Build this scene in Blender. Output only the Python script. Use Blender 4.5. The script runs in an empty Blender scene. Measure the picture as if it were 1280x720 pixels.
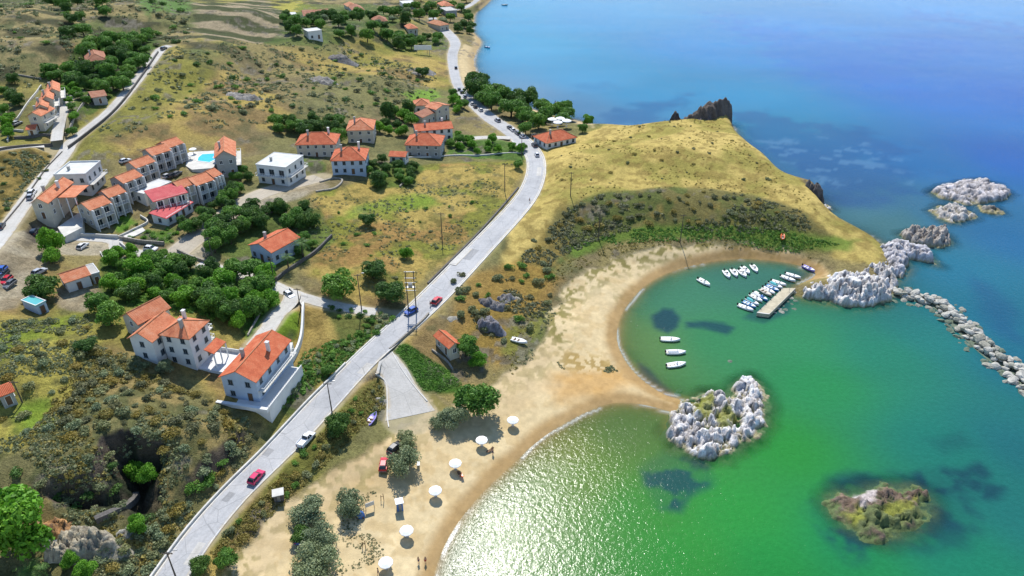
import bpy, math, random
import numpy as np
from mathutils import Vector
random.seed(7)
scene = bpy.context.scene
C = scene.collection
PI = math.pi

# ------------------------------------------------------------------ camera
CAM_H, PITCH, FPX = 113.0, math.radians(31.0), 900.0
cp, sp = math.cos(PITCH), math.sin(PITCH)
cam_d = bpy.data.cameras.new('camera'); cam = bpy.data.objects.new('camera', cam_d); C.objects.link(cam)
cam.location = (0, 0, CAM_H); cam.rotation_euler = (PI/2-PITCH, 0, 0)
cam_d.sensor_width = 36; cam_d.lens = 36*FPX/1280; cam_d.clip_start = 1; cam_d.clip_end = 30000
scene.camera = cam

def atz(px, py, z=0.0):
    """world x,y where the sight line through photo pixel px,py meets height z"""
    u = (np.asarray(px, float)-640)/FPX; v = (360-np.asarray(py, float))/FPX
    dy = cp+v*sp; dz = -sp+v*cp
    t = (CAM_H-np.asarray(z, float))/(-dz)
    return np.stack([u*t, dy*t], -1)

# ------------------------------------------------------------------ numpy noise
def _h(ix, iy, s):
    n = (ix.astype(np.int64)*374761393 + iy.astype(np.int64)*668265263 + s*974634777) & 0xffffffff
    n = ((n ^ (n >> 13))*1274126177) & 0xffffffff
    n = ((n ^ (n >> 15))*2246822519) & 0xffffffff
    return ((n ^ (n >> 16)) & 0xffffff)/float(0xffffff)
def vn(x, y, s=0):
    ix = np.floor(x); iy = np.floor(y); fx = x-ix; fy = y-iy
    fx = fx*fx*fx*(fx*(fx*6-15)+10); fy = fy*fy*fy*(fy*(fy*6-15)+10)
    a = _h(ix, iy, s); b = _h(ix+1, iy, s); c = _h(ix, iy+1, s); d = _h(ix+1, iy+1, s)
    return (a+(b-a)*fx)*(1-fy)+(c+(d-c)*fx)*fy
def fbm(x, y, sc, o=4, s=0):
    r = 0; a = 1; t = 0; x = x/sc; y = y/sc
    for k in range(o):
        r = r+a*vn(x*1.0+k*17.3, y+k*9.1, s+k); t += a; a *= .5
        x, y = 1.9*(x*.8-y*.6), 1.9*(x*.6+y*.8)
    return r/t
def worley(x, y, sc, s=0):
    x = x/sc; y = y/sc; ix = np.floor(x); iy = np.floor(y)
    f1 = np.full(np.shape(x), 9.); f2 = f1.copy(); cid = np.zeros(np.shape(x))
    for i in (-1, 0, 1):
        for j in (-1, 0, 1):
            cx = ix+i; cy = iy+j
            d = np.hypot(cx+_h(cx, cy, s)-x, cy+_h(cx, cy, s+5)-y)
            m = d < f1
            f2 = np.where(m, f1, np.minimum(f2, d)); cid = np.where(m, _h(cx, cy, s+9), cid); f1 = np.where(m, d, f1)
    return f1, f2, cid
def facets(x, y, sc, s=0):
    """tilted plane per cell: broken, angular stone"""
    x = x/sc; y = y/sc; ix = np.floor(x); iy = np.floor(y); f1 = np.full(np.shape(x), 9.); out = np.zeros(np.shape(x))
    for i in (-1, 0, 1):
        for j in (-1, 0, 1):
            cx = ix+i; cy = iy+j; dx = x-cx-_h(cx, cy, s); dy = y-cy-_h(cx, cy, s+5); d = np.abs(dx)+np.abs(dy)*.8+.3*np.maximum(np.abs(dx), np.abs(dy)); m = d < f1
            v = (_h(cx, cy, s+9)-.5)+(_h(cx, cy, s+11)-.5)*2.2*dx+(_h(cx, cy, s+13)-.5)*2.2*dy-.35*d; out = np.where(m, v, out); f1 = np.where(m, d, f1)
    return out
def ss(a, b, x):
    t = np.clip((x-a)/(b-a), 0, 1); return t*t*(3-2*t)
def polydist(x, y, P):
    """signed distance to polygon (positive inside)"""
    x = np.asarray(x, float); y = np.asarray(y, float)
    d = np.full(x.shape, 1e12); ins = np.zeros(x.shape, bool)
    n = len(P)
    for i in range(n):
        ax, ay = P[i]; bx, by = P[(i+1) % n]
        ex, ey = bx-ax, by-ay; L = ex*ex+ey*ey+1e-9
        t = np.clip(((x-ax)*ex+(y-ay)*ey)/L, 0, 1)
        qx = x-ax-t*ex; qy = y-ay-t*ey
        d = np.minimum(d, qx*qx+qy*qy)
        if ay != by:
            ins ^= ((ay > y) != (by > y)) & (x < ex*(y-ay)/ey+ax)
    d = np.sqrt(d)
    return np.where(ins, d, -d)
def smooth_line(P, n=4):
    """Catmull-Rom through rows of P"""
    P = np.asarray(P, float); Q = np.vstack([2*P[0]-P[1], P, 2*P[-1]-P[-2]]); out = []
    for i in range(1, len(Q)-2):
        for k in range(n):
            t = k/n; p0, p1, p2, p3 = Q[i-1:i+3]
            out.append(.5*((2*p1)+(-p0+p2)*t+(2*p0-5*p1+4*p2-p3)*t*t+(-p0+3*p1-3*p2+p3)*t**3))
    out.append(P[-1]); return np.array(out)

# ------------------------------------------------------------------ coast, heights
coast_px = [(700,-70,0),(650,-40,0),(622,-12,0),(611,1,0),(595,15,0),(592,25,0),(591,40,0),(601,52,0),(595,65,0),(592,78,0),(596,92,0),
 (605,108,0),(616,120,0),(640,130,0),(665,137,0),(700,147,0),(725,152,0),(745,156,2),(765,153,6),(790,147,11),(812,140,13),(835,132,14),
 (855,126,15),(880,121,16),(900,125,13),(910,140,7),(914,158,0),(924,166,4),(936,177,5),(950,189,6),(965,201,6),(980,215,6),(992,222,6),
 (1012,233,4),(1023,245,1),(1028,267,0),(1045,281,0),(1070,290,0),(1095,302,0),(1110,318,0),(1115,340,0),(1108,366,0),(1080,376,0),(1040,374,0),
 (1005,371,0),(993,366,0),(997,357,0),(1012,350,0),(1020,342,0),(1004,333,0),(985,328,0),(960,325,0),(930,323,0),(895,326,0),(860,333,0),(830,343,0),
 (805,358,0),(786,378,0),(774,400,0),(771,425,0),(780,449,0),(797,470,0),(815,484,0),(832,494,0),(850,500,0),(856,512,0),(838,514,0),(810,507,0),
 (780,503,0),(752,507,0),(715,524,0),(688,540,0),(662,560,0),(640,581,0),(602,617,0),(570,657,0),(552,690,0),(542,720,0),(532,770,0),(524,850,0)]
cz = np.array(coast_px, float)
coast = smooth_line(atz(cz[:, 0], cz[:, 1], cz[:, 2]), 3)
coast = np.vstack([[[560, 2600]], coast, [[-18, 20], [-1400, 20], [-1400, 2600]]])

ctrl_px = [(800,340,1.2,9),(720,380,1.8,9),(740,450,1.5,9),(790,480,.8,5),(680,480,2,9),(640,540,1.3,9),(560,600,1.6,9),(550,560,2,9),(500,660,1.6,9),
 (450,700,1.9,9),(430,650,2.1,9),(330,700,3,9),(300,715,3.2,9),(600,470,2.4,9),(520,530,2.8,9),(880,312,1.4,5),(960,314,1.5,5),(1010,324,2,4),(840,506,.7,4),
 (690,340,4,8),(660,380,3.5,8),(640,420,3,8),(700,320,5,8),(760,300,3.6,7),(850,296,3.2,6),(950,300,3.6,6),(1040,318,3.4,4),
 (720,250,12,5),(760,240,14,4),(830,235,15,4),(900,238,15,4),(960,250,13,4),(1000,262,11,3),(1060,290,5,3),(1090,305,3,3),(1080,350,3,3),
 (800,275,7,5),(900,275,7,5),(980,285,6.5,4),(720,285,7,6),(860,262,9.5,5),(760,262,10,5),
 (700,200,11,4),(760,190,14,3),(840,180,15.5,3),(860,150,8.5,2),(818,150,11,2),(835,160,12.5,2),(900,190,13,2),(960,215,10,2),(1000,245,10,2),(770,160,10,2),(730,167,6,3),(890,152,7,2),(868,143,9,2),(100,568,18,8),(60,572,17.5,8),(150,528,18.5,8),(205,528,17,8),
 (600,350,7,8),(560,400,6.5,8),(620,330,7,8),(600,385,7.5,8),(600,420,4,8),(645,320,7,8),
 (550,470,4.2,8),(480,500,5,8),(440,560,4.5,8),(400,600,4,8),(340,640,4.2,8),(300,680,4.5,8),
 (500,250,10,8),(580,230,9,8),(420,300,11,8),(450,340,9.5,8),(400,410,9,8),(440,400,8,8),(620,200,7.5,8),(550,200,8.5,8),(560,130,7,8),(620,122,2,8),(700,152,2.6,8),
 (440,195,13,8),(350,215,15,8),(300,200,17,8),(230,200,19,8),(120,240,19,8),(60,240,21,8),(0,260,23,8),(240,270,14.5,8),(330,320,12,8),(250,340,13,8),(150,300,15,8),
 (100,340,16,8),(30,335,19,8),(10,310,21,8),(300,390,12,8),(220,400,15,8),(150,420,17,8),(60,430,19,8),(0,450,21,8),
 (310,480,11,8),(260,480,12.5,8),(340,510,8,8),(280,560,9.5,8),(230,540,14,8),(150,520,17,8),(60,540,17.5,8),(0,560,18,8),(250,620,7,8),(200,660,6.5,8),(150,700,6,8),
 (50,690,8,8),(0,640,13,8),(80,700,6.5,8),(-120,400,26,8),(-150,600,22,8),(-50,760,10,8),(100,800,6,8),(300,900,3,8),
 (500,80,9,8),(560,60,5,8),(580,100,3,8),(450,100,14,8),(350,100,19,8),(250,120,22,8),(150,150,26,8),(50,190,27,8),(50,130,29.5,8),(120,90,31,8),(200,60,31.5,8),
 (60,50,40,8),(0,20,44,8),(150,10,39,8),(280,15,33,8),(350,40,24,8),(420,30,20,8),(500,20,12,8),(560,15,5,8),(-150,200,31,8),(-150,50,46,8)]
cc = np.array(ctrl_px, float); ccw = atz(cc[:, 0], cc[:, 1], cc[:, 2])

# roads: left edge px, right edge px, height
main_pairs = [((140,800),(190,800),6),((165,760),(214,758),6),((192,720),(240,716),6),((232,665),(277,662),6),((272,620),(317,614),6),((320,572),(358,574),6.2),((349,540),(393,541),6.4),
 ((385,502),(426,504),6.6),((412,476),(458,468),6.7),((440,449),(486,438),6.8),((495,396),(536,396),7),((533,361),(572,359),7.5),((585,308),(611,317),7.8),
 ((640,252),(658,264),8),((655,228),(676,235),8),((660,208),(681,210),7.8),((656,192),(677,192),7.4),((643,179),(664,176),7),((626,165),(645,160),6),
 ((604,150),(621,145),5),((588,135),(603,130),4.2),((575,122),(588,117),3.8),((567,108),(578,105),3.5),((561,90),(574,88),3.3),((559,70),(572,68),3.3),((563,56),(575,52),3.4),
 ((553,43),(567,40),3.8),((541,32),(550,27),4),((536,22),(545,19),4),((545,15),(553,12),4),((574,13),(581,9),4),((591,3),(598,0),4),((600,-8),(608,-9),4)]
def center_road(pts, w):
    """pts px,py,z -> world rows cx,cy,z,half width"""
    a = np.array(pts, float); p = atz(a[:, 0], a[:, 1], a[:, 2])
    return smooth_line(np.column_stack([p, a[:, 2], np.full(len(a), w/2)]), 4)
def pair_road(pairs):
    L = np.array([p[0] for p in pairs], float); R = np.array([p[1] for p in pairs], float); z = np.array([p[2] for p in pairs], float)
    l = atz(L[:, 0], L[:, 1], z); r = atz(R[:, 0], R[:, 1], z)
    return smooth_line(np.column_stack([(l+r)/2, z, np.hypot(*(r-l).T)/2]), 4)
R_main = pair_road(main_pairs)
d_ = np.gradient(R_main[:, :2], axis=0); 
# the pairs are not square to the road: use the true half width
def true_half(pairs):
    L = np.array([p[0] for p in pairs], float); R = np.array([p[1] for p in pairs], float); z = np.array([p[2] for p in pairs], float)
    l = atz(L[:, 0], L[:, 1], z); r = atz(R[:, 0], R[:, 1], z); c = (l+r)/2
    t = np.gradient(c, axis=0); t /= np.hypot(*t.T)[:, None]; v = r-l
    return np.abs(v[:, 0]*t[:, 1]-v[:, 1]*t[:, 0])/2
th = true_half(main_pairs); th = np.clip(th, 2.4, 5); th = np.convolve(np.pad(th, 1, 'edge'), [.25, .5, .25], 'valid')
R_main[:, 3] = smooth_line(np.column_stack([th, th]), 4)[:, 0]
R_left = center_road([(-40,345,23),(0,297,22),(25,262,21.5),(52,226,21.5),(78,196,22.5),(90,177,23.5),(112,160,24.5),(140,137,26),(165,108,28.5),(184,84,30),(201,62,31.5),(212,57,32)], 5.2)
R_west = center_road([(-60,192,28),(0,186,27.5),(45,182,25.5),(84,184,23.5)], 4.5)
R_drive = center_road([(70,186,25),(72,165,26.5),(78,140,29),(86,122,29.5),(93,114,30)], 4)
R_gravel = center_road([(214,322,13.5),(240,301,14),(275,275,14.5),(310,250,15),(345,236,14.5),(400,222,13.2)], 8)
R_lane = center_road([(60,292,17.5),(100,297,15.8),(140,300,15),(150,312,14.5),(200,320,13.8),(235,326,13.2),(290,340,12.3),(330,352,11.5),(380,372,10),(440,386,8.4),(500,394,7)], 4)
R_villa = center_road([(366,362,11),(362,378,11),(345,395,11.2),(334,412,11.4),(318,432,11.8)], 4.5)
R_house = center_road([(660,174,7.2),(630,172,7.6),(600,172,8),(572,176,8.5)], 4)
roads = [R_main, R_left, R_west, R_drive, R_gravel, R_lane, R_villa, R_house]
ramp_px = [((455,466),(492,436),6.7),((466,463),(497,444),6.2),((479,474),(507,458),5.2),((484,492),(518,476),4.2),((485,512),(530,492),3.4),((484,534),(541,506),2.8)]
R_ramp = pair_road(ramp_px); R_ramp[:, 3] *= .95

pit_edge = atz([48,66,90,118,128,136,160,205], [608,600,600,592,570,550,543,545], [15.5]*8)
pit_front = atz([212,190,150,110,70,52], [656,668,674,668,657,645], [4.5]*6)
pit = np.vstack([pit_edge, pit_front])

def road_info(x, y, R):
    bd = np.full(np.shape(x), 1e9); bz = np.zeros(np.shape(x)); bw = np.ones(np.shape(x))
    for i in range(len(R)-1):
        a = R[i]; b = R[i+1]; ex, ey = b[0]-a[0], b[1]-a[1]; L = ex*ex+ey*ey+1e-9
        t = np.clip(((x-a[0])*ex+(y-a[1])*ey)/L, 0, 1)
        d = np.hypot(x-a[0]-t*ex, y-a[1]-t*ey); m = d < bd
        bd = np.where(m, d, bd); bz = np.where(m, a[2]+t*(b[2]-a[2]), bz); bw = np.where(m, a[3]+t*(b[3]-a[3]), bw)
    return bd, bz, bw
# smooth base relief and coast distance are tabulated once on a 4 m grid
ctl = [(p[0], p[1], c_[2], c_[3]) for p, c_ in zip(ccw, cc)]
for R in (R_main, R_left, R_west, R_drive, R_gravel, R_lane): ctl += [(r[0], r[1], r[2], 8) for r in R[2:-2:5]]
LX0, LY0, LS, LNX, LNY = -1400.0, 16.0, 4.0, 701, 441
lx, ly = np.meshgrid(LX0+np.arange(LNX)*LS, LY0+np.arange(LNY)*LS)
wz = np.zeros(lx.shape, np.float32); ww = wz.copy(); wt = wz.copy(); lx32 = lx.astype(np.float32); ly32 = ly.astype(np.float32)
for cx, cy, z, w in ctl:
    q2 = (7+math.hypot(cx, cy)*.018)**2
    k = 1/((lx32-cx)**2+(ly32-cy)**2+q2)**2*1e6
    wz += k*z; ww += k*w; wt += k
LZ = (wz/wt).astype(float); LW = (ww/wt).astype(float)
def table(T, x, y):
    u = np.clip((x-LX0)/LS, 0, LNX-1.001); v = np.clip((y-LY0)/LS, 0, LNY-1.001); i = u.astype(int); j = v.astype(int); u = u-i; v = v-j
    return (T[j, i]*(1-u)+T[j, i+1]*u)*(1-v)+(T[j+1, i]*(1-u)+T[j+1, i+1]*u)*v
LD = np.where(polydist(lx[::2, ::2], ly[::2, ::2], coast[::3]) > 0, 1, -1)*1.0
LD = polydist(lx[::2, ::2].ravel(), ly[::2, ::2].ravel(), coast).reshape(LD.shape)
def coastd(x, y):
    u = np.clip((x-LX0)/LS/2, 0, LD.shape[1]-1.001); v = np.clip((y-LY0)/LS/2, 0, LD.shape[0]-1.001); i = u.astype(int); j = v.astype(int); u = u-i; v = v-j
    d = (LD[j, i]*(1-u)+LD[j, i+1]*u)*(1-v)+(LD[j+1, i]*(1-u)+LD[j+1, i+1]*u)*v
    m = np.abs(d) < 14
    if m.any(): d[m] = polydist(x[m], y[m], coast)
    return d
def height(x, y, full=False):
    x = np.atleast_1d(np.asarray(x, float)); y = np.atleast_1d(np.asarray(y, float))
    zc = table(LZ, x, y); w = table(LW, x, y); d = coastd(x, y)
    far = ss(250, 600, np.hypot(x, y))
    rough = ss(4, 25, d)*ss(2.2, 7, zc)
    n = (fbm(x, y, 26, 3, 3)-.5)*2.4*rough+(fbm(x, y, 5, 3, 11)-.5)*.7*rough+(fbm(x, y, 120, 2, 5)-.5)*7*far*ss(12, 30, zc)
    tz = 3.2; tt = (zc+n)/tz; st = (np.floor(tt)+ss(.25, .9, tt-np.floor(tt)))*tz
    tm = ss(27, 33, zc)*ss(380, 480, np.hypot(x, y))*.7
    zl = (zc+n)*(1-tm)+st*tm
    land = zl*(1-np.exp(-np.maximum(d, 0)/w))+(fbm(x, y, 9, 3, 21)-.5)*.22*ss(1, 6, d)
    sea = -np.minimum(.16*np.maximum(-d, 0)*np.where(zc > 6, 2.2, 1), 5)
    z = np.where(d > 0, land, sea)
    lo = pit.min(0)-8; hi = pit.max(0)+8; m = (x > lo[0]) & (x < hi[0]) & (y > lo[1]) & (y < hi[1])
    if m.any():
        X = x[m]; Y = y[m]; k = ss(-.8, 5.0, polydist(X, Y, pit)+(fbm(X, Y, 8, 4, 31)-.5)*5.5)
        z[m] = z[m]*(1-k)+(5.2+(fbm(X, Y, 6, 3, 33)-.5)*3.5)*k
    rm = np.full(x.shape, 1e3)
    for R in roads[::-1]+[R_ramp]:
        lo = R[:, :2].min(0)-15; hi = R[:, :2].max(0)+15; m = (x > lo[0]) & (x < hi[0]) & (y > lo[1]) & (y < hi[1])
        if not m.any(): continue
        bd, bz, bw = road_info(x[m], y[m], R)
        t = ss(.4, 6.5, bd-bw)
        z[m] = (bz-.06)*(1-t)+z[m]*t; rm[m] = np.minimum(rm[m], bd-bw)
    if full: return z, d, zc, rm
    return z
def ground(px, py):
    """world points on the terrain seen at photo pixels"""
    px = np.atleast_1d(np.asarray(px, float)); py = np.atleast_1d(np.asarray(py, float)); z = np.full(px.shape, 8.)
    for _ in range(14):
        p = atz(px, py, z); z = .35*z+.65*height(p[:, 0], p[:, 1])
    p = atz(px, py, z); return np.column_stack([p, height(p[:, 0], p[:, 1])])
def G(px, py):
    p = ground(px, py)[0]; return float(p[0]), float(p[1]), float(p[2])
def gpoly(pts):
    a = np.array(pts, float); return ground(a[:, 0], a[:, 1])[:, :2]
def hz(x, y): return float(height(x, y)[0])

# ------------------------------------------------------------------ materials
def lin(r, g, b):
    f = lambda c: (c/255/12.92) if c/255 <= .04045 else ((c/255+.055)/1.055)**2.4
    return (f(r), f(g), f(b), 1)
class NT:
    def __init__(s, name, rough=.85):
        s.m = bpy.data.materials.new(name); s.m.use_nodes = True; s.t = s.m.node_tree; s.b = s.t.nodes['Principled BSDF']
        s.b.inputs['Roughness'].default_value = rough; s.b.inputs['Specular IOR Level'].default_value = .3
    def n(s, k, **kw):
        q = s.t.nodes.new(k)
        for a, v in kw.items():
            if a in q.inputs.keys(): q.inputs[a].default_value = v
            else: setattr(q, a, v)
        return q
    def l(s, a, b): s.t.links.new(a, b)
    def noise(s, scale, detail=5, rough=.6, vec=None):
        q = s.n('ShaderNodeTexNoise'); q.inputs['Scale'].default_value = scale; q.inputs['Detail'].default_value = detail; q.inputs['Roughness'].default_value = rough
        if vec is None:
            if not hasattr(s, 'tc'): s.tc = s.n('ShaderNodeTexCoord')
            vec = s.tc.outputs['Object']
        s.l(vec, q.inputs['Vector']); return q.outputs['Fac']
    def ramp(s, fac, stops):
        q = s.n('ShaderNodeValToRGB'); e = q.color_ramp.elements
        while len(e) > 1: e.remove(e[-1])
        e[0].position = stops[0][0]; e[0].color = stops[0][1]
        for p, c in stops[1:]:
            k = e.new(p); k.color = c
        s.l(fac, q.inputs['Fac']); return q.outputs['Color']
    def mix(s, fac, a, b, mode='MIX'):
        q = s.n('ShaderNodeMix', data_type='RGBA', blend_type=mode)
        for v, i in ((fac, 0), (a, 6), (b, 7)):
            if isinstance(v, (int, float, tuple)): q.inputs[i].default_value = v
            else: s.l(v, q.inputs[i])
        return q.outputs[2]
    def math(s, op, a, b=0.0):
        q = s.n('ShaderNodeMath', operation=op)
        for v, i in ((a, 0), (b, 1)):
            if isinstance(v, (int, float)): q.inputs[i].default_value = v
            else: s.l(v, q.inputs[i])
        return q.outputs[0]
    def bump(s, h, strength=.5, dist=.1):
        q = s.n('ShaderNodeBump'); q.inputs['Strength'].default_value = strength; q.inputs['Distance'].default_value = dist
        s.l(h, q.inputs['Height']); s.l(q.outputs['Normal'], s.b.inputs['Normal']); return q
    def col(s, c): s.l(c, s.b.inputs['Base Color'])
def g(v): return (v, v, v, 1)
def simple(name, c, rough=.7, var=.25, scale=1.5, bump=0, metal=0):
    t = NT(name, rough); n = t.noise(scale, 6, .65)
    t.col(t.mix(1.0, t.ramp(n, [(.3, g(1-var)), (.7, g(1+var*.4))]), c, 'MULTIPLY'))
    t.b.inputs['Metallic'].default_value = metal
    if bump: t.bump(n, bump, .1)
    return t.m

def tile_mat(name, c1, c2, c3):
    t = NT(name, .8); tc = t.n('ShaderNodeTexCoord'); uv = tc.outputs['UV']
    w = t.n('ShaderNodeTexWave', wave_type='BANDS', bands_direction='X'); w.inputs['Scale'].default_value = 1.15; w.inputs['Distortion'].default_value = .4
    t.l(uv, w.inputs['Vector'])
    n = t.noise(.55, 6, .7); n2 = t.noise(5, 3, .6)
    c = t.ramp(n, [(.3, c1), (.5, c2), (.72, c3)])
    c = t.mix(.55, c, t.ramp(n2, [(.3, g(.6)), (.65, g(1.1))]), 'MULTIPLY')
    c = t.mix(.55, c, t.ramp(w.outputs['Fac'], [(0, g(.55)), (.5, g(1.05))]), 'MULTIPLY')
    t.col(c); t.bump(w.outputs['Fac'], .6, .12); return t.m
M = {}
M['tile_orange'] = tile_mat('orange_clay_tiles', lin(186,104,72), lin(214,132,92), lin(222,160,126))
M['tile_red'] = tile_mat('red_clay_tiles', lin(180,86,54), lin(206,108,70), lin(214,134,96))
M['tile_pale'] = tile_mat('weathered_clay_tiles', lin(176,108,76), lin(206,138,98), lin(200,160,124))
M['tile_pink'] = tile_mat('pink_painted_tiles', lin(186,78,80), lin(206,92,94), lin(212,118,112))
M['tile_dull'] = tile_mat('brown_clay_tiles', lin(140,90,68), lin(170,112,84), lin(180,136,108))
M['white_wall'] = simple('white_plaster', (.66,.66,.64,1), .8, .14, .5)
M['cream_wall'] = simple('cream_plaster', (.55,.50,.40,1), .8, .16, .5)
M['grey_wall'] = simple('grey_plaster', (.36,.36,.34,1), .85, .2, .5)
M['blue_and_shade_wall'] = simple('pale_blue_and_shade_plaster', (.42,.50,.60,1), .8, .15, .5)
M['flat_roof'] = simple('pale_screed', (.60,.60,.57,1), .9, .22, .35)
M['concrete'] = simple('concrete', (.46,.44,.40,1), .9, .3, .5, .3)
M['pale_concrete'] = simple('pale_concrete', (.60,.58,.53,1), .9, .25, .4, .2)
M['stone_wall'] = simple('rubble_stone', (.34,.31,.26,1), .9, .55, 2.2, .8)
M['dark_stone_and_shade'] = simple('dark_rubble_and_shade', (.13,.12,.11,1), .9, .5, 2.0, .8)
M['glass'] = simple('dark_window_glass', (.03,.04,.05,1), .15, .2, 1)
M['shutter'] = simple('painted_shutter', (.16,.20,.22,1), .6, .2, 1)
M['wood'] = simple('brown_wood', (.16,.09,.05,1), .8, .35, 3)
M['pole_wood'] = simple('weathered_pole_wood', (.10,.085,.07,1), .9, .35, 3)
M['metal'] = simple('grey_metal', (.30,.31,.32,1), .45, .2, 2, 0, .5)
M['white_paint'] = simple('white_paint', (.78,.78,.76,1), .55, .12, 1.5)
M['canvas'] = simple('white_canvas', (.82,.81,.78,1), .85, .08, 1.2)
M['line_paint'] = simple('worn_line_paint', (.66,.66,.63,1), .85, .35, .9)
M['bark'] = simple('bark', (.11,.085,.06,1), .95, .4, 3, .5)
M['rubber'] = simple('black_rubber', (.02,.02,.02,1), .8, .2, 2)
M['skin'] = simple('tanned_skin', (.42,.24,.16,1), .6, .08, 4)
M['hair'] = simple('dark_hair', (.03,.02,.015,1), .7, .1, 4)
M['swim'] = simple('dark_swimwear', (.03,.04,.10,1), .8, .1, 4)
M['swim_red'] = simple('red_swimwear', (.45,.05,.04,1), .8, .1, 4)
M['pier'] = simple('pier_concrete', (.50,.44,.31,1), .9, .3, .6, .3)
def paint(name, c): 
    m = simple(name, c, .3, .06, 1.0); m.node_tree.nodes['Principled BSDF'].inputs['Coat Weight'].default_value = .4; return m
CAR = {'white': paint('white_car_paint', (.72,.72,.72,1)), 'red': paint('red_car_paint', (.55,.02,.03,1)), 'crimson': paint('crimson_car_paint', (.60,.01,.10,1)),
       'black': paint('black_car_paint', (.02,.02,.025,1)), 'silver': paint('silver_car_paint', (.42,.43,.45,1)), 'blue': paint('blue_car_paint', (.03,.10,.42,1)), 'grey': paint('grey_car_paint', (.13,.14,.15,1))}
M['orange_gel'] = paint('orange_gelcoat', (.75,.14,.03,1)); M['blue_gel'] = paint('blue_gelcoat', (.05,.22,.48,1)); M['teal_gel'] = paint('teal_paint', (.10,.42,.42,1)); M['violet_gel'] = paint('violet_gelcoat', (.22,.18,.50,1))
M['deck'] = simple('boat_deck', (.55,.50,.42,1), .6, .3, 2)
M['tarp_blue'] = simple('blue_tarpaulin', (.06,.16,.42,1), .6, .2, 2)

def leaf_mat(name, a, b, c):
    t = NT(name, .6); oi = t.n('ShaderNodeObjectInfo'); geo = t.n('ShaderNodeNewGeometry')
    base = t.ramp(t.noise(.55, 3, .6), [(.3, a), (.5, b), (.7, c)])
    base = t.mix(.5, base, t.ramp(geo.outputs['Random Per Island'], [(0, g(.55)), (1, g(1.35))]), 'MULTIPLY')
    base = t.mix(.5, base, t.ramp(oi.outputs['Random'], [(0, (.75,.8,.8,1)), (.5, g(1)), (1, (1.3,1.15,.85,1))]), 'MULTIPLY')
    t.col(base); t.b.inputs['Specular IOR Level'].default_value = .25
    tr = t.n('ShaderNodeBsdfTranslucent'); t.l(base, tr.inputs['Color'])
    mx = t.n('ShaderNodeMixShader'); mx.inputs[0].default_value = .28
    t.l(t.b.outputs[0], mx.inputs[1]); t.l(tr.outputs[0], mx.inputs[2]); t.l(mx.outputs[0], t.t.nodes['Material Output'].inputs['Surface'])
    return t.m
M['leaf_green'] = leaf_mat('green_leaves', (.06,.13,.022,1), (.12,.26,.04,1), (.22,.40,.065,1))
M['leaf_dark'] = leaf_mat('dark_leaves', (.045,.10,.022,1), (.08,.17,.035,1), (.15,.26,.05,1))
M['leaf_grey'] = leaf_mat('grey_green_leaves', (.16,.20,.10,1), (.26,.32,.17,1), (.38,.42,.24,1))
M['leaf_bright'] = leaf_mat('bright_green_leaves', (0.070,0.190,0.015,1), (0.140,0.340,0.025,1), (0.240,0.460,0.050,1))
M['leaf_scrub'] = leaf_mat('scrub_leaves', (.14,.17,.08,1), (.22,.25,.12,1), (.34,.33,.18,1))
M['leaf_ochre'] = leaf_mat('ochre_scrub_leaves', (0.189,0.162,0.041,1), (0.297,0.243,0.061,1), (0.405,0.351,0.108,1))
M['leaf_slope'] = leaf_mat('olive_scrub_leaves', (.13,.14,.07,1), (.19,.20,.10,1), (.28,.27,.15,1))

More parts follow.
